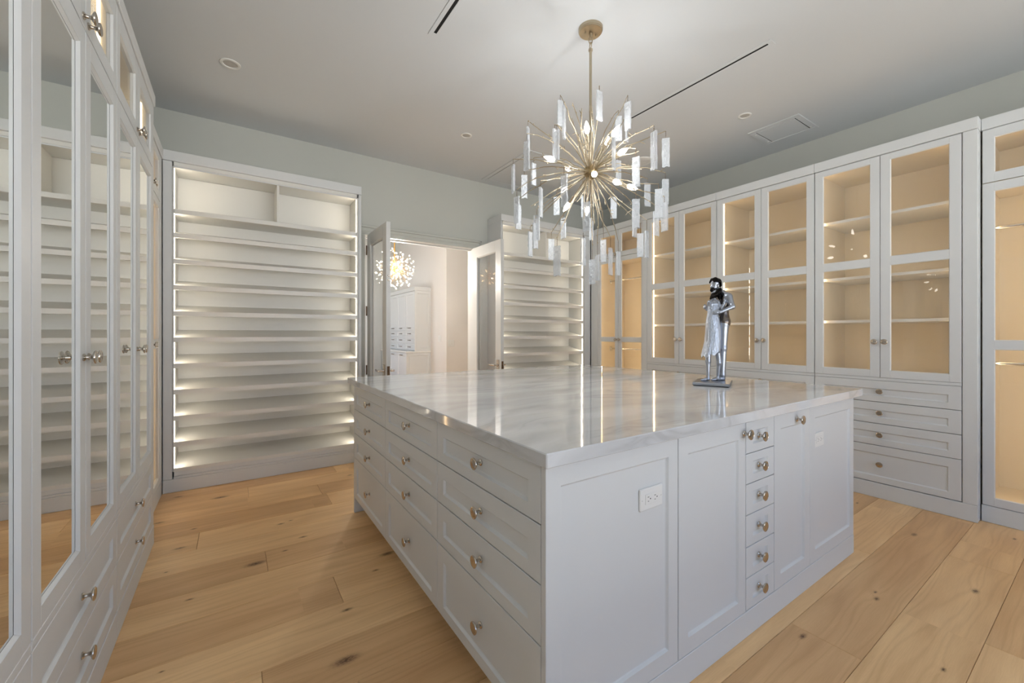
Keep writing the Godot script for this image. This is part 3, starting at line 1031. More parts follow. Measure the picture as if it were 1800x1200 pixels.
func outlet(parent: Node3D, f: Fr, u: float, v: float):
	var m := mb(parent)
	slab(m, f, u - 0.058, u + 0.058, v - 0.036, v + 0.036, -0.0092, -0.0015, 0.003)
	slab(m, f, u - 0.034, u + 0.034, v - 0.0165, v + 0.0165, -0.0016, 0.0002, 0.001)
	for s in [-1.0, 1.0]:
		m.lathe(f.p(u + s * 0.048, v, -0.0016), f.n, [[0.003, 0.0], [0.002, 0.001], [0.0, 0.001]], 10)
	part("outlet", m, M.plastic, parent, "white double socket plate")
	m = mb(parent)
	for s in [-1.0, 1.0]:
		var c: float = u + s * 0.017
		slab(m, f, c - 0.006, c + 0.002, v + 0.006, v + 0.0078, 0.0, 0.0004)
		slab(m, f, c - 0.005, c + 0.001, v - 0.0078, v - 0.006, 0.0, 0.0004)
		slab(m, f, c + 0.006, c + 0.010, v - 0.002, v + 0.002, 0.0, 0.0004)
		slab(m, f, u + s * 0.048 - 0.0012, u + s * 0.048 + 0.0012, v - 0.0004, v + 0.0004, -0.0007, -0.0002)
	part("outlet_slots", m, M.dark, parent)

# ---------------------------------------------------------------- chandelier
const PENDANTS := [
	[-0.075,0.437,0.147,0.033,0.165,0.02],[-0.114,0.513,-0.153,0.036,0.156,-0.13],[-0.363,0.244,0.168,0.029,0.165,0.62],[0.175,0.464,0.143,0.046,0.165,-1.43],
	[0.325,0.448,0.007,0.043,0.128,0.45],[0.270,0.470,-0.016,0.039,0.162,-0.56],[-0.225,0.261,-0.074,0.031,0.165,0.43],[-0.339,0.161,0.081,0.032,0.165,-1.73],
	[-0.424,0.159,-0.087,0.045,0.165,-1.48],[-0.248,0.381,-0.317,0.044,0.133,0.69],[-0.049,0.065,0.503,0.034,0.192,-1.88],[0.262,0.182,0.350,0.043,0.165,-0.91],
	[-0.141,0.096,0.317,0.046,0.165,0.50],[-0.398,0.079,-0.267,0.040,0.165,-1.89],[-0.079,0.237,-0.481,0.038,0.151,0.22],[-0.140,0.149,-0.509,0.037,0.160,-0.45],
	[0.027,0.029,0.327,0.047,0.165,-1.35],[0.441,0.271,-0.168,0.039,0.146,-0.03],[-0.362,-0.105,0.169,0.046,0.165,-1.47],[-0.354,-0.094,-0.291,0.046,0.165,-1.41],
	[-0.204,-0.075,-0.490,0.038,0.165,0.01],[-0.414,-0.149,0.031,0.040,0.165,0.61],[0.537,0.068,0.005,0.031,0.157,-0.36],[0.523,0.058,0.159,0.044,0.160,-0.53],
	[0.211,-0.134,0.339,0.029,0.165,-1.09],[0.238,-0.208,0.358,0.034,0.165,-1.64],[0.517,-0.146,0.091,0.037,0.160,-0.26],[0.101,-0.174,0.266,0.048,0.165,-0.59],
	[0.462,-0.131,-0.043,0.036,0.165,0.13],[0.449,0.030,-0.222,0.041,0.157,-0.59],[0.107,0.024,-0.452,0.035,0.129,-1.12],[-0.164,-0.217,0.133,0.034,0.165,-1.12],
	[0.263,0.043,-0.347,0.046,0.157,0.58],[0.315,-0.138,-0.312,0.029,0.157,0.30],[-0.178,-0.177,-0.316,0.043,0.165,-1.26],[-0.185,-0.240,-0.321,0.033,0.165,0.08],
	[-0.136,-0.267,-0.445,0.032,0.165,0.34],[0.148,-0.135,-0.425,0.029,0.148,-1.48],[0.069,-0.272,-0.466,0.046,0.148,-0.59],[-0.293,-0.455,0.028,0.043,0.170,-1.10],
	[-0.083,-0.353,0.022,0.070,0.165,0.27],[0.162,-0.434,-0.149,0.070,0.165,-1.10],[0.154,-0.413,-0.093,0.070,0.165,-1.87],[0.389,-0.251,-0.263,0.070,0.160,-1.12],
	[0.136,-0.393,0.038,0.070,0.165,0.32],[0.361,-0.367,-0.099,0.070,0.164,0.24],[0.474,-0.245,-0.005,0.070,0.160,-0.86],[0.326,-0.285,0.165,0.070,0.165,0.23]]
const BULBS := [[-0.150,0.176,0.123],[0.138,0.223,0.002],[-0.007,0.162,0.206],[0.031,0.106,-0.238],[-0.223,0.070,-0.117],[0.017,-0.031,-0.260],[-0.153,-0.106,0.185],[-0.011,-0.162,-0.206],[-0.015,-0.134,0.225],[0.211,-0.094,0.141],[-0.010,0.027,0.260],[0.117,-0.179,-0.151]]

func glass_block(s: int, h: float) -> ArrayMesh:
	# an uneven slip of cast glass hanging down from 0
	var r := RandomNumberGenerator.new()
	r.seed = s
	var m := Mb.new()
	var w := 0.021
	var t := 0.0055
	var nx := 4
	var ny := 12
	var front := []
	var rear := []
	for j in ny + 1:
		for i in nx + 1:
			var x := lerpf(-w, w, float(i) / nx)
			var y := -h * j / ny
			if i == 0 or i == nx:
				x += r.randf_range(-0.0014, 0.0014)
			if j == ny:
				y += r.randf_range(-0.004, 0.002)
			front.append(Vector3(x, y, t + r.randf_range(-0.0016, 0.0016)))
			rear.append(Vector3(x + r.randf_range(-0.0006, 0.0006), y, -t + r.randf_range(-0.0016, 0.0016)))
	var k := nx + 1
	for j in ny:
		for i in nx:
			var a := j * k + i
			m.quad(front[a], front[a + 1], front[a + k + 1], front[a + k], Vector3(0, 0, 1))
			m.quad(rear[a], rear[a + 1], rear[a + k + 1], rear[a + k], Vector3(0, 0, -1))
		m.quad(front[j * k], rear[j * k], rear[(j + 1) * k], front[(j + 1) * k], Vector3(-1, 0, 0))
		m.quad(front[j * k + nx], rear[j * k + nx], rear[(j + 1) * k + nx], front[(j + 1) * k + nx], Vector3(1, 0, 0))
	for i in nx:
		m.quad(front[i], rear[i], rear[i + 1], front[i + 1], Vector3.UP)
		m.quad(front[ny * k + i], rear[ny * k + i], rear[ny * k + i + 1], front[ny * k + i + 1], Vector3.DOWN)
	return m.mesh()

func twig(m: Mb, tip: Vector3, r0: float, r1: float, droop := 0.0):
	var pts := []
	var rad := []
	var n := 7
	var side := Vector3(rng.randf_range(-1, 1), rng.randf_range(-1, 1), rng.randf_range(-1, 1)).normalized()
	for i in n:
		var t := float(i) / (n - 1)
		var p := tip * (0.07 + 0.93 * t)
		if i > 0 and i < n - 1:
			p += side * 0.022 * sin(t * PI) + Vector3(rng.randf_range(-1, 1), rng.randf_range(-1, 1), rng.randf_range(-1, 1)) * 0.006
		p.y += droop * sin(t * PI) * 0.05
		pts.append(HUB + p)
		rad.append(lerpf(r0, r1, t))
	m.tube(pts, rad, 6)
	# buds and short spurs
	for k in 5 + rng.randi() % 4:
		var t := rng.randf_range(0.3, 0.98) * (n - 1)
		var i := int(t)
		var p: Vector3 = pts[i].lerp(pts[mini(i + 1, n - 1)], t - i)
		var d: Vector3 = (tip.normalized() * rng.randf_range(0.2, 0.9) + Vector3(rng.randf_range(-1, 1), rng.randf_range(-1, 1), rng.randf_range(-1, 1))).normalized()
		var l := rng.randf_range(0.007, 0.013) if rng.randf() < 0.75 else rng.randf_range(0.02, 0.035)
		m.tube([p, p + d * l * 0.6, p + d * l], [0.0026, 0.0028, 0.0012], 5)

func chandelier():
	rng.seed = 99
	var o := thing("chandelier", "twig chandelier hung with rectangular glass pendants over the island", "chandelier", HUB)
	var m := mb(o)
	var top := Vector3(HUB.x, CEIL, HUB.z)
	m.lathe(top, Vector3.DOWN, [[0.074, 0.0], [0.074, 0.017], [0.071, 0.020], [0.071, 0.024], [0.068, 0.027], [0.0, 0.028]], 36)
	for s in [-1.0, 1.0]:
		m.lathe(top + Vector3(s * 0.035, -0.031, s * 0.01), Vector3.DOWN, [[0.005, 0.0], [0.005, 0.010], [0.0, 0.012]], 10)
	m.lathe(top + Vector3(0, -0.031, 0), Vector3.DOWN, [[0.011, 0.0], [0.011, 0.012], [0.006, 0.018], [0.006, 0.026], [0.0, 0.027]], 16)
	part("canopy", m, M.champagne, o)
	# chain loops
	m = mb(o)
	for k in 2:
		var c := top + Vector3(0, -0.075 - 0.032 * k, 0)
		var pts := []
		var rad := []
		for i in 13:
			var t := TAU * i / 12
			var e := Vector3(1, 0, 0.3).normalized() if k == 0 else Vector3(-0.3, 0, 1).normalized()
			pts.append(c + e * 0.012 * sin(t) + Vector3.UP * 0.021 * cos(t))
			rad.append(0.0032)
		m.tube(pts, rad, 6, false)
	part("chain_loop", m, M.champagne, o)
	m = mb(o)
	m.lathe(top + Vector3(0, -0.122, 0), Vector3.DOWN, [[0.0, 0.0], [0.008, 0.001], [0.013, 0.006], [0.013, 0.018], [0.0095, 0.022], [0.0085, 0.026], [0.0085, 0.39], [0.0095, 0.391], [0.0095, 0.397], [0.0085, 0.398], [0.0085, 0.75]], 16)
	part("stem", m, M.champagne, o)
	m = mb(o)
	m.lathe(HUB, Vector3.UP, [[0.0, -0.050], [0.012, -0.048], [0.026, -0.038], [0.040, -0.020], [0.044, 0.0], [0.040, 0.020], [0.026, 0.038], [0.012, 0.050], [0.010, 0.058]], 24)
	part("hub", m, M.hub, o)
	# bulbs on straight arms
	for q in BULBS:
		var v := Vector3(q[0], q[1], q[2])
		var d := v.normalized()
		m = mb(o)
		m.tube([HUB + d * 0.03, HUB + v * 0.70], [0.0038, 0.0038], 8)
		m.tube([HUB + v * 0.70, HUB + v * 0.71, HUB + v * 0.885, HUB + v * 0.895], [0.005, 0.0085, 0.0085, 0.006], 10)
		var a := part("candle_arm", m, M.champagne, o)
		m = mb(o)
		m.lathe(HUB + v * 0.89, d, [[0.006, 0.0], [0.012, 0.008], [0.0165, 0.024], [0.0155, 0.038], [0.009, 0.056], [0.003, 0.070], [0.0, 0.073]], 14)
		part("bulb", m, M.bulb, a)
		omni(o, v * 0.89 + d * 0.026, Color(0.97, 0.985, 1.0), CHANDELIER / BULBS.size(), 0.012)
	var blocks := []
	for k in 4:
		blocks.append(glass_block(k + 3, 0.165))
	for i in PENDANTS.size():
		var q = PENDANTS[i]
		var tip := Vector3(q[0], q[1], q[2])
		m = mb(o)
		twig(m, tip, 0.0042, 0.0022, 0.6 if tip.y > -0.1 else 0.0)
		part("branch", m, M.champagne, o)
		var g := put_mesh("glass_pendant", blocks[i % 4], M.crystal, o)
		g.position = tip - Vector3(0, q[3], 0)
		g.rotation.y = q[5]
		g.scale = Vector3(1, q[4] / 0.165, 1)
		m = Mb.new()
		m.tube([Vector3(0, q[3] / g.scale.y, 0), Vector3(0, -0.004, 0)], [0.0011, 0.0011], 5)
		var links := int(q[3] / 0.009)
		for k in links:
			var y: float = (k + 0.5) * q[3] / links / g.scale.y
			m.tube([Vector3(0, y - 0.0032, 0), Vector3(0, y, 0), Vector3(0, y + 0.0032, 0)], [0.0008, 0.0023, 0.0008], 5, false)
		part("chain", m, M.bronze, g)
	# bare twigs between
	for k in 26:
		var d := Vector3(rng.randf_range(-1, 1), rng.randf_range(-0.8, 0.9), rng.randf_range(-1, 1)).normalized()
		m = mb(o)
		twig(m, d * rng.randf_range(0.2, 0.44), 0.004, 0.0022)
		part("branch", m, M.champagne, o)

func hall_chandelier():
	rng.seed = 7
	var c := Vector3(1.726, 2.085, -5.295)
	var o := thing("crystal_chandelier", "glowing round crystal burst chandelier seen through the open double door", "chandelier", c)
	var m := mb(o)
	m.lathe(c, Vector3.UP, [[0.0, -0.035], [0.02, -0.03], [0.035, 0.0], [0.02, 0.03], [0.008, 0.04], [0.008, 1.80]], 20)
	m.lathe(Vector3(c.x, 4.0, c.z), Vector3.DOWN, [[0.06, 0.0], [0.06, 0.02], [0.0, 0.025]], 24)
	part("stem", m, M.brass, o)
	var bead := SphereMesh.new()
	bead.radius = 0.011
	bead.height = 0.022
	bead.radial_segments = 8
	bead.rings = 4
	var golden := PI * (3.0 - sqrt(5.0))
	var rods := mb(o)
	var spots := []
	for i in 150:
		var y := 1.0 - 2.0 * (i + 0.5) / 150
		var r := sqrt(1.0 - y * y)
		var d := Vector3(cos(golden * i) * r, y, sin(golden * i) * r)
		var l := rng.randf_range(0.17, 0.275)
		rods.tube([c + d * 0.02, c + d * l], [0.0011, 0.0009], 4, false)
		spots.append(Transform3D(Basis().scaled(Vector3.ONE * rng.randf_range(0.7, 1.25)), d * l))
	var mm := MultiMesh.new()
	mm.transform_format = MultiMesh.TRANSFORM_3D
	mm.mesh = bead
	mm.instance_count = spots.size()
	for i in spots.size():
		mm.set_instance_transform(i, spots[i])
	var beads := MultiMeshInstance3D.new()
	beads.name = "crystal_beads"
	beads.multimesh = mm
	beads.material_override = M.bead
	o.add_child(beads)
	beads.set_meta("kind", "stuff")
	var rr := part("spokes", rods, M.brass, o)
	rr.set_meta("kind", "stuff")
	var n := 9
	for i in n:
		var y := 1.0 - 2.0 * (i + 0.5) / n
		var r := sqrt(1.0 - y * y)
		var d := Vector3(cos(golden * i * 1.7) * r, y, sin(golden * i * 1.7) * r)
		m = mb(o)
		m.lathe(c + d * 0.085, d, [[0.004, 0.0], [0.011, 0.01], [0.013, 0.022], [0.008, 0.036], [0.0, 0.044]], 10)
		part("bulb", m, M.hall_bulb, o)
		omni(o, d * 0.105, Color(1, 0.97, 0.93), HALL_LIGHT / n, 0.012)

# ---------------------------------------------------------------- bureau in the hall
func bureau():
	var o := thing("bureau", "white built in bureau with small drawers far off in the hall beyond the door", "cabinet", Vector3(2.95, 0, -8.2))
	var xb := 2.63
	var xu := 2.79
	var xw := 3.109
	var za := -7.39
	var zb := -8.95
	var m := mb(o)
	m.box(Vector3(xb + 0.02, 0, zb), Vector3(xw, 0.90, za - 0.02))
	m.box(Vector3(xu + 0.02, 0.92, zb), Vector3(xw, 2.06, za - 0.02))
	part("body", m, M.paint, o)
	m = mb(o)
	m.box(Vector3(xb - 0.015, 0.90, zb), Vector3(xw, 0.925, za + 0.012), 0.003)
	part("counter", m, M.plastic, o)
	m = mb(o)
	m.box(Vector3(xu - 0.008, 2.055, zb), Vector3(xw, 2.13, za + 0.008), 0.004)
	part("crown", m, M.paint, o)
	var fz := Fr.new(Vector3(0, 0, za), Vector3(1, 0, 0), Vector3(0, 0, 1))
	m = mb(o)
	shaker(m, fz, xb, xw, 0.0, 0.899, 0.05, 0.11, 0.05)
	part("side_panel", m, M.paint, o)
	m = mb(o)
	shaker(m, fz, xu, xw, 0.926, 2.054, 0.05, 0.05, 0.05)
	part("side_panel", m, M.paint, o)
	var fu := Fr.new(Vector3(xu, 0, 0), Vector3(0, 0, -1), Vector3(-1, 0, 0))
	var fb := Fr.new(Vector3(xb, 0, 0), Vector3(0, 0, -1), Vector3(-1, 0, 0))
	for c in 3:
		var a := 7.41 + 0.49 * c
		var b := a + 0.487
		var ys := [0.935, 1.065, 1.19, 1.315]
		for r in 3:
			m = mb(o)
			shaker(m, fu, a, b, ys[r], ys[r + 1] - 0.004, 0.03, 0.025, 0.025)
			pull(part("drawer", m, M.paint, o), fu, (a + b) / 2, (ys[r] + ys[r + 1]) / 2)
		m = mb(o)
		shaker(m, fu, a, b, 1.318, 2.05, 0.055, 0.055, 0.055)
		pull(part("door", m, M.paint, o), fu, (a + b) / 2, 1.36)
		m = mb(o)
		shaker(m, fb, a, b, 0.10, 0.895, 0.055, 0.055, 0.055)
		pull(part("door", m, M.paint, o), fb, (a + b) / 2, 0.85)

func pull(parent: Node3D, f: Fr, u: float, v: float):
	var m := mb(parent)
	m.tube([f.p(u - 0.05, v, 0.0), f.p(u - 0.05, v, 0.025), f.p(u + 0.05, v, 0.025), f.p(u + 0.05, v, 0.0)], [0.006, 0.006, 0.006, 0.006], 6)
	part("pull_handle", m, M.bronze, parent)

# ---------------------------------------------------------------- statue of an embracing couple
# surface nets over a smooth union of tapered capsules [a, b, radius a, radius b]
func nets(m: Mb, bones: Array, k: float, cell: float, at: Transform3D):
	var lo := Vector3.INF
	var hi := -Vector3.INF
	for b in bones:
		var r: float = maxf(b[2], b[3]) + k + 3.0 * cell
		lo = lo.min(b[0].min(b[1]) - Vector3.ONE * r)
		hi = hi.max(b[0].max(b[1]) + Vector3.ONE * r)
	var nx := int((hi.x - lo.x) / cell) + 2
	var ny := int((hi.y - lo.y) / cell) + 2
	var nz := int((hi.z - lo.z) / cell) + 2
	var d := PackedFloat32Array()
	d.resize(nx * ny * nz)
	d.fill(1.0)
	for b in bones:
		var a: Vector3 = b[0]
		var ab: Vector3 = b[1] - b[0]
		var ll: float = maxf(ab.length_squared(), 1e-9)
		var r: float = maxf(b[2], b[3]) + k + 2.0 * cell
		var p: Vector3 = (a.min(b[1]) - Vector3.ONE * r - lo) / cell
		var q: Vector3 = (a.max(b[1]) + Vector3.ONE * r - lo) / cell
		for z in range(maxi(0, int(p.z)), mini(nz, int(q.z) + 1)):
			for y in range(maxi(0, int(p.y)), mini(ny, int(q.y) + 1)):
				for x in range(maxi(0, int(p.x)), mini(nx, int(q.x) + 1)):
					var v := lo + Vector3(x, y, z) * cell - a
					var t := clampf(v.dot(ab) / ll, 0.0, 1.0)
					var s: float = (v - ab * t).length() - lerpf(b[2], b[3], t)
					var i := (z * ny + y) * nx + x
					var o := d[i]
					var h := maxf(k - absf(o - s), 0.0) / k
					d[i] = minf(o, s) - h * h * k * 0.25
	var where := {}
	var verts := []
	var norms := []
	var sx := 1
	var sy := nx
	var sz := nx * ny
	var off := [0, sx, sy, sx + sy, sz, sz + sx, sz + sy, sz + sx + sy]
	var edges := [[0, 1], [2, 3], [4, 5], [6, 7], [0, 2], [1, 3], [4, 6], [5, 7], [0, 4], [1, 5], [2, 6], [3, 7]]
	for z in nz - 1:
		for y in ny - 1:
			for x in nx - 1:
				var i := (z * ny + y) * nx + x
				var ins := 0
				for c in 8:
					if d[i + off[c]] < 0.0:
						ins += 1
				if ins == 0 or ins == 8:
					continue
				var sum := Vector3.ZERO
				var n := 0
				for e in edges:
					var fa := d[i + off[e[0]]]
					var fb := d[i + off[e[1]]]
					if (fa < 0.0) != (fb < 0.0):
						var t := fa / (fa - fb)
						var pa := Vector3(e[0] & 1, (e[0] >> 1) & 1, e[0] >> 2)
						var pb := Vector3(e[1] & 1, (e[1] >> 1) & 1, e[1] >> 2)
						sum += pa.lerp(pb, t)
						n += 1
				var g := Vector3.ZERO
				for c in 8:
					var w := d[i + off[c]]
					g += Vector3(w if c & 1 else -w, w if c & 2 else -w, w if c & 4 else -w)
				where[i] = verts.size()
				verts.append(at * (lo + (Vector3(x, y, z) + sum / n) * cell))
				norms.append((at.basis * g).normalized())
	for i in where:
		for ax in 3:
			var s1: int = [sx, sy, sz][ax]
			var s2: int = [sy, sz, sx][ax]
			var s3: int = [sz, sx, sy][ax]
			# the edge that runs along ax from the far corner of this cell
			var e0: int = i + s2 + s3
			if i + s1 + s2 + s3 >= d.size():
				continue
			if (d[e0] < 0.0) == (d[e0 + s1] < 0.0):
				continue
			if where.has(i + s2) and where.has(i + s3) and where.has(i + s2 + s3):
				var q := [where[i], where[i + s2], where[i + s2 + s3], where[i + s3]]
				m.smooth([verts[q[0]], verts[q[1]], verts[q[2]], verts[q[3]]], [norms[q[0]], norms[q[1]], norms[q[2]], norms[q[3]]])

func hand(bones: Array, wrist: Vector3, along: Vector3, across: Vector3, curl: Vector3):
	var palm := wrist + along * 0.018
	bones.append([wrist, palm, 0.0075, 0.008])
	for i in 4:
		var s := (i - 1.5) * 0.0052
		var base := palm + across * s
		var l: float = [0.013, 0.016, 0.015, 0.012][i]
		bones.append([base, base + along * l * 0.6 + curl * l * 0.15, 0.0032, 0.003])
		bones.append([base + along * l * 0.6 + curl * l * 0.15, base + along * l + curl * l * 0.6, 0.003, 0.0024])
	var th := wrist + along * 0.006 + across * 0.008
	bones.append([th, th + along * 0.008 + across * 0.007, 0.0034, 0.003])
	bones.append([th + along * 0.008 + across * 0.007, th + along * 0.016 + across * 0.007 + curl * 0.003, 0.003, 0.0024])

func statue():
	var root := Vector3(2.473, 0.9362, -1.442)
	var o := thing("statue", "silver statue of an embracing man and woman standing on the marble slab", "sculpture", root)
	var turn := Basis(Vector3.UP, deg_to_rad(-YAW))
	var pl := Transform3D(Basis(Vector3.UP, deg_to_rad(-YAW - 31.0)), root)
	# base plate with polished chamfered edge
	var m := Mb.new()
	m.box(Vector3(-0.095, 0.0, -0.130), Vector3(0.095, 0.004, 0.130), 0.001)
	var foot := put_mesh("felt_pad", m.mesh(), M.dark, o)
	foot.transform = Transform3D(pl.basis, Vector3.ZERO)
	m = Mb.new()
	m.box(Vector3(-0.100, 0.004, -0.135), Vector3(0.100, 0.020, 0.135), 0.0025)
	var plate := put_mesh("base_plate", m.mesh(), M.silver, o)
	plate.transform = Transform3D(pl.basis, Vector3.ZERO)
	var at := Transform3D(turn * 1.02, turn * Vector3(0.0, 0.0, -0.055) + Vector3(0, 0.020, 0))
	# man
	var b := []
	b.append([Vector3(0.041, 0.600, 0.0), Vector3(0.034, 0.578, 0.002), 0.0275, 0.0205])
	b.append([Vector3(0.030, 0.572, 0.004), Vector3(0.024, 0.563, 0.005), 0.014, 0.010])
	b.append([Vector3(0.018, 0.588, 0.004), Vector3(0.011, 0.578, 0.005), 0.005, 0.0045])
	b.append([Vector3(0.048, 0.588, 0.025), Vector3(0.047, 0.577, 0.024), 0.005, 0.004])
	b.append([Vector3(0.053, 0.578, 0.0), Vector3(0.078, 0.540, 0.0), 0.015, 0.018])
	b.append([Vector3(0.098, 0.514, 0.036), Vector3(0.088, 0.514, -0.042), 0.024, 0.022])
	b.append([Vector3(0.070, 0.548, 0.004), Vector3(0.100, 0.520, 0.038), 0.015, 0.020])
	for s in [-1.0, 1.0]:
		b.append([Vector3(0.092, 0.505, 0.020 * s), Vector3(0.086, 0.420, 0.015 * s), 0.032, 0.025])
		b.append([Vector3(0.086, 0.420, 0.015 * s), Vector3(0.087, 0.352, 0.018 * s), 0.025, 0.033])
	b.append([Vector3(0.105, 0.512, 0.046), Vector3(0.109, 0.452, 0.074), 0.0195, 0.0145])
	b.append([Vector3(0.110, 0.452, 0.076), Vector3(0.030, 0.418, 0.081), 0.0145, 0.0095])
	hand(b, Vector3(0.030, 0.418, 0.081), Vector3(-1, -0.10, -0.22).normalized(), Vector3(0.15, 1, 0.0).normalized(), Vector3(-0.2, 0, -1))
	b.append([Vector3(0.090, 0.522, -0.050), Vector3(0.050, 0.462, -0.074), 0.019, 0.014])
	b.append([Vector3(0.050, 0.462, -0.074), Vector3(-0.012, 0.452, -0.020), 0.014, 0.009])
	hand(b, Vector3(-0.012, 0.452, -0.020), Vector3(-0.55, 0.1, 0.8).normalized(), Vector3(0, 1, 0), Vector3(0.5, 0, 0.8))
	b.append([Vector3(0.084, 0.350, 0.021), Vector3(0.079, 0.200, 0.024), 0.031, 0.021])
	b.append([Vector3(0.079, 0.200, 0.024), Vector3(0.074, 0.034, 0.022), 0.021, 0.0165])
	b.append([Vector3(0.094, 0.350, -0.021), Vector3(0.100, 0.200, -0.022), 0.031, 0.021])
	b.append([Vector3(0.100, 0.200, -0.022), Vector3(0.098, 0.034, -0.022), 0.021, 0.0165])
	for q in [[0.076, 0.022], [0.099, -0.022]]:
		b.append([Vector3(q[0] + 0.004, 0.012, q[1]), Vector3(q[0] - 0.030, 0.010, q[1] + 0.003), 0.012, 0.011])
		b.append([Vector3(q[0] - 0.030, 0.010, q[1] + 0.003), Vector3(q[0] - 0.058, 0.007, q[1] + 0.004), 0.011, 0.007])
		b.append([Vector3(q[0], 0.034, q[1]), Vector3(q[0] + 0.002, 0.014, q[1]), 0.0145, 0.012])
	m = Mb.new()
	nets(m, b, 0.010, 0.0032, at)
	var man := put_mesh("man_figure", m.mesh(), M.silver, o, "polished silver man bending his head over the woman")
	# jacket: torso shell with collar, lapels and flared hem
	b = []
	b.append([Vector3(0.097, 0.513, 0.030), Vector3(0.088, 0.513, -0.036), 0.0255, 0.0235])
	for s in [-1.0, 1.0]:
		b.append([Vector3(0.092, 0.505, 0.019 * s), Vector3(0.086, 0.420, 0.014 * s), 0.034, 0.0275])
		b.append([Vector3(0.086, 0.420, 0.014 * s), Vector3(0.087, 0.362, 0.018 * s), 0.0275, 0.0355])
		b.append([Vector3(0.087, 0.362, 0.018 * s), Vector3(0.088, 0.352, 0.019 * s), 0.0355, 0.034])
		b.append([Vector3(0.074, 0.546, 0.018 * s), Vector3(0.058, 0.500, 0.022 * s), 0.006, 0.006])
		b.append([Vector3(0.058, 0.500, 0.022 * s), Vector3(0.058, 0.400, 0.012 * s), 0.006, 0.005])
	b.append([Vector3(0.088, 0.551, 0.014), Vector3(0.074, 0.546, 0.018), 0.0065, 0.006])
	b.append([Vector3(0.088, 0.551, 0.014), Vector3(0.092, 0.549, -0.014), 0.0065, 0.0065])
	m = Mb.new()
	nets(m, b, 0.007, 0.0032, at)
	part("jacket", m, M.gunmetal, man, "darker satin jacket")
	b = []
	for i in 11:
		var a := -1.25 + 2.5 * i / 10.0
		var e := Vector3(0.0, cos(a), sin(a))
		var c := Vector3(0.046, 0.603, 0.0)
		b.append([c + e * 0.026 + Vector3(-0.026, -0.002 + 0.003 * sin(i * 2.1), 0), c + e * 0.031 + Vector3(-0.006, 0.001, 0), 0.005, 0.0062])
		b.append([c + e * 0.031 + Vector3(-0.006, 0.001, 0), c + e * 0.029 + Vector3(0.016, -0.006, 0), 0.0062, 0.006])
		b.append([c + e * 0.029 + Vector3(0.016, -0.006, 0), c + e * 0.019 + Vector3(0.024, -0.024, 0), 0.006, 0.004])
	b.append([Vector3(0.05, 0.600, 0), Vector3(0.060, 0.588, 0), 0.024, 0.018])
	m = Mb.new()
	nets(m, b, 0.0022, 0.0022, at)
	part("hair", m, M.hair, man, "dark swept hair")
	# woman, seen from behind
	b = []
	b.append([Vector3(0.026, 0.540, 0.024), Vector3(0.024, 0.524, 0.020), 0.022, 0.018])
	b.append([Vector3(0.024, 0.520, 0.022), Vector3(0.016, 0.490, 0.026), 0.010, 0.012])
	b.append([Vector3(-0.006, 0.484, 0.030), Vector3(0.040, 0.484, 0.030), 0.0115, 0.0115])
	b.append([Vector3(0.002, 0.468, 0.030), Vector3(0.003, 0.420, 0.030), 0.020, 0.016])
	b.append([Vector3(0.028, 0.468, 0.030), Vector3(0.022, 0.420, 0.030), 0.020, 0.016])
	b.append([Vector3(0.003, 0.415, 0.030), Vector3(0.022, 0.415, 0.030), 0.020, 0.020])
	b.append([Vector3(0.002, 0.370, 0.028), Vector3(0.026, 0.370, 0.028), 0.026, 0.026])
	b.append([Vector3(-0.010, 0.482, 0.028), Vector3(-0.014, 0.440, 0.008), 0.0105, 0.008])
	b.append([Vector3(-0.014, 0.440, 0.008), Vector3(0.030, 0.450, -0.030), 0.008, 0.007])
	hand(b, Vector3(0.040, 0.455, -0.036), Vector3(1, 0.15, -0.2).normalized(), Vector3(0, 1, 0), Vector3(0.3, 0, 0.6))
	b.append([Vector3(0.030, 0.450, -0.030), Vector3(0.040, 0.455, -0.036), 0.007, 0.007])
	b.append([Vector3(0.044, 0.482, 0.032), Vector3(0.056, 0.442, 0.044), 0.0105, 0.0095])
	b.append([Vector3(0.058, 0.440, 0.044), Vector3(0.074, 0.476, 0.046), 0.0095, 0.007])
	hand(b, Vector3(0.074, 0.476, 0.046), Vector3(0.3, 1, -0.1).normalized(), Vector3(1, -0.3, 0).normalized(), Vector3(0.2, 0, -1))
	b.append([Vector3(-0.004, 0.350, 0.030), Vector3(-0.018, 0.205, 0.036), 0.026, 0.017])
	b.append([Vector3(-0.018, 0.205, 0.036), Vector3(-0.019, 0.120, 0.034), 0.016, 0.0145])
	b.append([Vector3(-0.019, 0.120, 0.034), Vector3(-0.020, 0.026, 0.036), 0.0145, 0.0085])
	b.append([Vector3(-0.018, 0.012, 0.036), Vector3(-0.040, 0.009, 0.040), 0.010, 0.009])
	b.append([Vector3(-0.040, 0.009, 0.040), Vector3(-0.064, 0.006, 0.043), 0.009, 0.0055])
	b.append([Vector3(0.030, 0.350, 0.026), Vector3(0.036, 0.190, 0.040), 0.026, 0.017])
	b.append([Vector3(0.036, 0.190, 0.040), Vector3(0.047, 0.110, 0.036), 0.016, 0.0145])
	b.append([Vector3(0.047, 0.110, 0.036), Vector3(0.042, 0.026, 0.030), 0.0145, 0.0085])
	b.append([Vector3(0.043, 0.012, 0.030), Vector3(0.022, 0.009, 0.036), 0.010, 0.009])
	b.append([Vector3(0.022, 0.009, 0.036), Vector3(0.000, 0.006, 0.042), 0.009, 0.0055])
	m = Mb.new()
	nets(m, b, 0.008, 0.0032, at)
	var woman := put_mesh("woman_figure", m.mesh(), M.silver, o, "polished silver woman leaning on the man")
	b = []
	b.append([Vector3(0.012, 0.560, 0.026), Vector3(0.008, 0.556, 0.028), 0.015, 0.012])
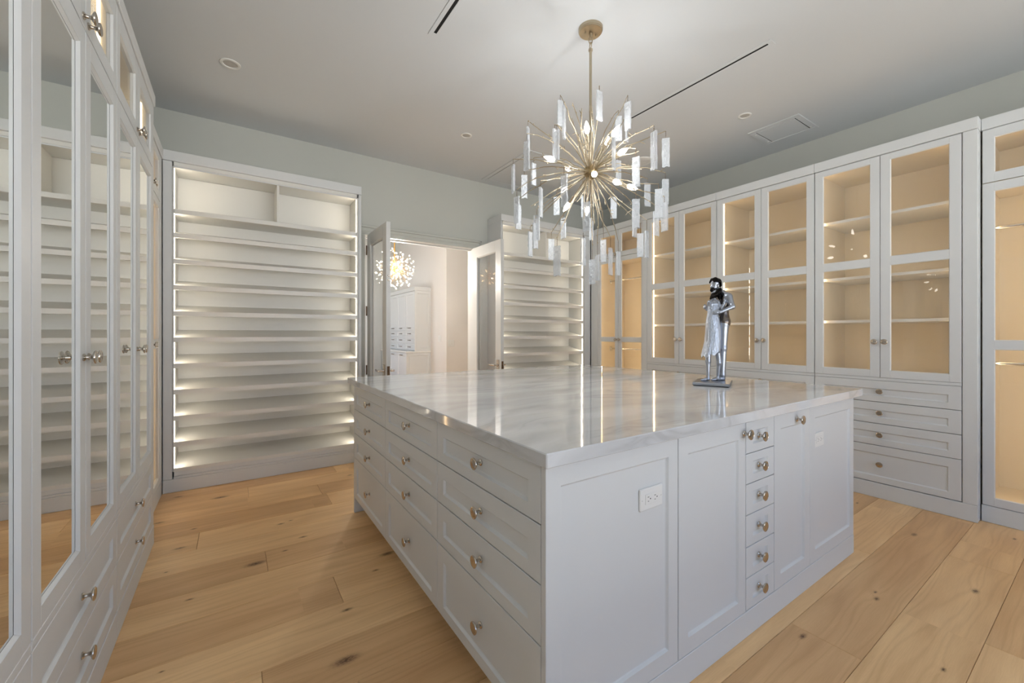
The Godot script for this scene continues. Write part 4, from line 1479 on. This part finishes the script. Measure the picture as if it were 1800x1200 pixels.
	for i in 9:
		var a := -1.2 + 2.4 * i / 8.0
		var e := Vector3(0.25 * sin(a), 0.9 * sin(a), cos(a))
		var c := Vector3(0.030, 0.536, 0.020)
		b.append([c + e * 0.025 + Vector3(0.024, 0.010, 0), c + e * 0.028, 0.0055, 0.0065])
		b.append([c + e * 0.028, c + e * 0.022 + Vector3(-0.022, -0.014, 0), 0.0065, 0.005])
		b.append([c + e * 0.022 + Vector3(-0.022, -0.014, 0), Vector3(-0.004, 0.508, 0.03) + e * 0.006, 0.005, 0.004])
	b.append([Vector3(0.034, 0.540, 0.018), Vector3(0.022, 0.526, 0.022), 0.022, 0.018])
	b.append([Vector3(0.050, 0.535, 0.030), Vector3(0.046, 0.505, 0.040), 0.012, 0.008])
	m = Mb.new()
	nets(m, b, 0.0022, 0.0022, at)
	part("hair", m, M.hair, woman, "dark pinned up hair with a bun")
	# dress: a fluted skirt with a slanting hem, a fitted waist and two straps
	m = Mb.new()
	var rows := [[0.470, 0.016, 0.031, 0.021], [0.452, 0.014, 0.032, 0.025], [0.432, 0.012, 0.031, 0.029], [0.405, 0.011, 0.032, 0.030], [0.372, 0.012, 0.039, 0.036], [0.335, 0.013, 0.043, 0.041], [0.290, 0.014, 0.045, 0.043], [0.245, 0.012, 0.046, 0.046], [0.205, 0.007, 0.050, 0.048], [0.165, 0.000, 0.055, 0.048]]
	var seg := 40
	var ringv := []
	for j in rows.size():
		var ring := []
		var t := float(j) / (rows.size() - 1)
		for i in seg:
			var a := TAU * i / seg
			var fold := 1.0 + t * t * (0.045 * sin(5.0 * a + 2.0 * t) + 0.05 * sin(9.0 * a + 1.3 - 3.0 * t))
			var x: float = rows[j][1] + rows[j][2] * cos(a) * fold
			var y: float = rows[j][0]
			var z: float = 0.030 + rows[j][3] * sin(a) * fold
			y += t * t * (0.36 * x + 0.008 * sin(7.0 * a))
			ring.append(Vector3(x, y, z))
		ringv.append(ring)
	for side in 2:
		var shrink := 1.0 if side == 0 else 0.93
		for j in rows.size() - 1:
			for i in seg:
				var p := []
				var n := []
				for q in [[j, i], [j, (i + 1) % seg], [j + 1, (i + 1) % seg], [j + 1, i]]:
					var v: Vector3 = ringv[q[0]][q[1]]
					var c := Vector3(rows[q[0]][1], v.y, 0.030)
					var up: Vector3 = ringv[maxi(q[0] - 1, 0)][q[1]] - ringv[mini(q[0] + 1, rows.size() - 1)][q[1]]
					var ac: Vector3 = ringv[q[0]][(q[1] + 1) % seg] - ringv[q[0]][(q[1] + seg - 1) % seg]
					var nn := up.cross(ac).normalized()
					if nn.dot(v - c) < 0.0:
						nn = -nn
					p.append(at * (c + (v - c) * shrink))
					n.append(turn * (nn if side == 0 else -nn))
				m.smooth(p, n)
	for i in seg:
		var i2 := (i + 1) % seg
		var last := rows.size() - 1
		var c := Vector3(rows[last][1], 0, 0.030)
		var a: Vector3 = ringv[last][i]
		var b2: Vector3 = ringv[last][i2]
		var ca := Vector3(c.x, a.y, c.z)
		var cb := Vector3(c.x, b2.y, c.z)
		m.quad(at * a, at * b2, at * (cb + (b2 - cb) * 0.93), at * (ca + (a - ca) * 0.93), Vector3.DOWN)
		var t0: Vector3 = ringv[0][i]
		var t1: Vector3 = ringv[0][i2]
		m.tri(at * t0, at * t1, at * Vector3(rows[0][1], t0.y, 0.030), Vector3.UP)
	part("dress", m, M.dress, woman, "frosted textured dress with a slanting hem")
	b = []
	for s in [-1.0, 1.0]:
		b.append([Vector3(0.014 + s * 0.008, 0.502, 0.036), Vector3(0.014 + s * 0.028, 0.482, 0.042), 0.004, 0.0045])
		b.append([Vector3(0.014 + s * 0.028, 0.482, 0.042), Vector3(0.014 + s * 0.024, 0.445, 0.048), 0.0045, 0.006])
		b.append([Vector3(0.014 + s * 0.024, 0.445, 0.048), Vector3(0.013, 0.425, 0.054), 0.006, 0.006])
	m = Mb.new()
	nets(m, b, 0.004, 0.0026, at)
	part("dress_strap", m, M.silver, woman)
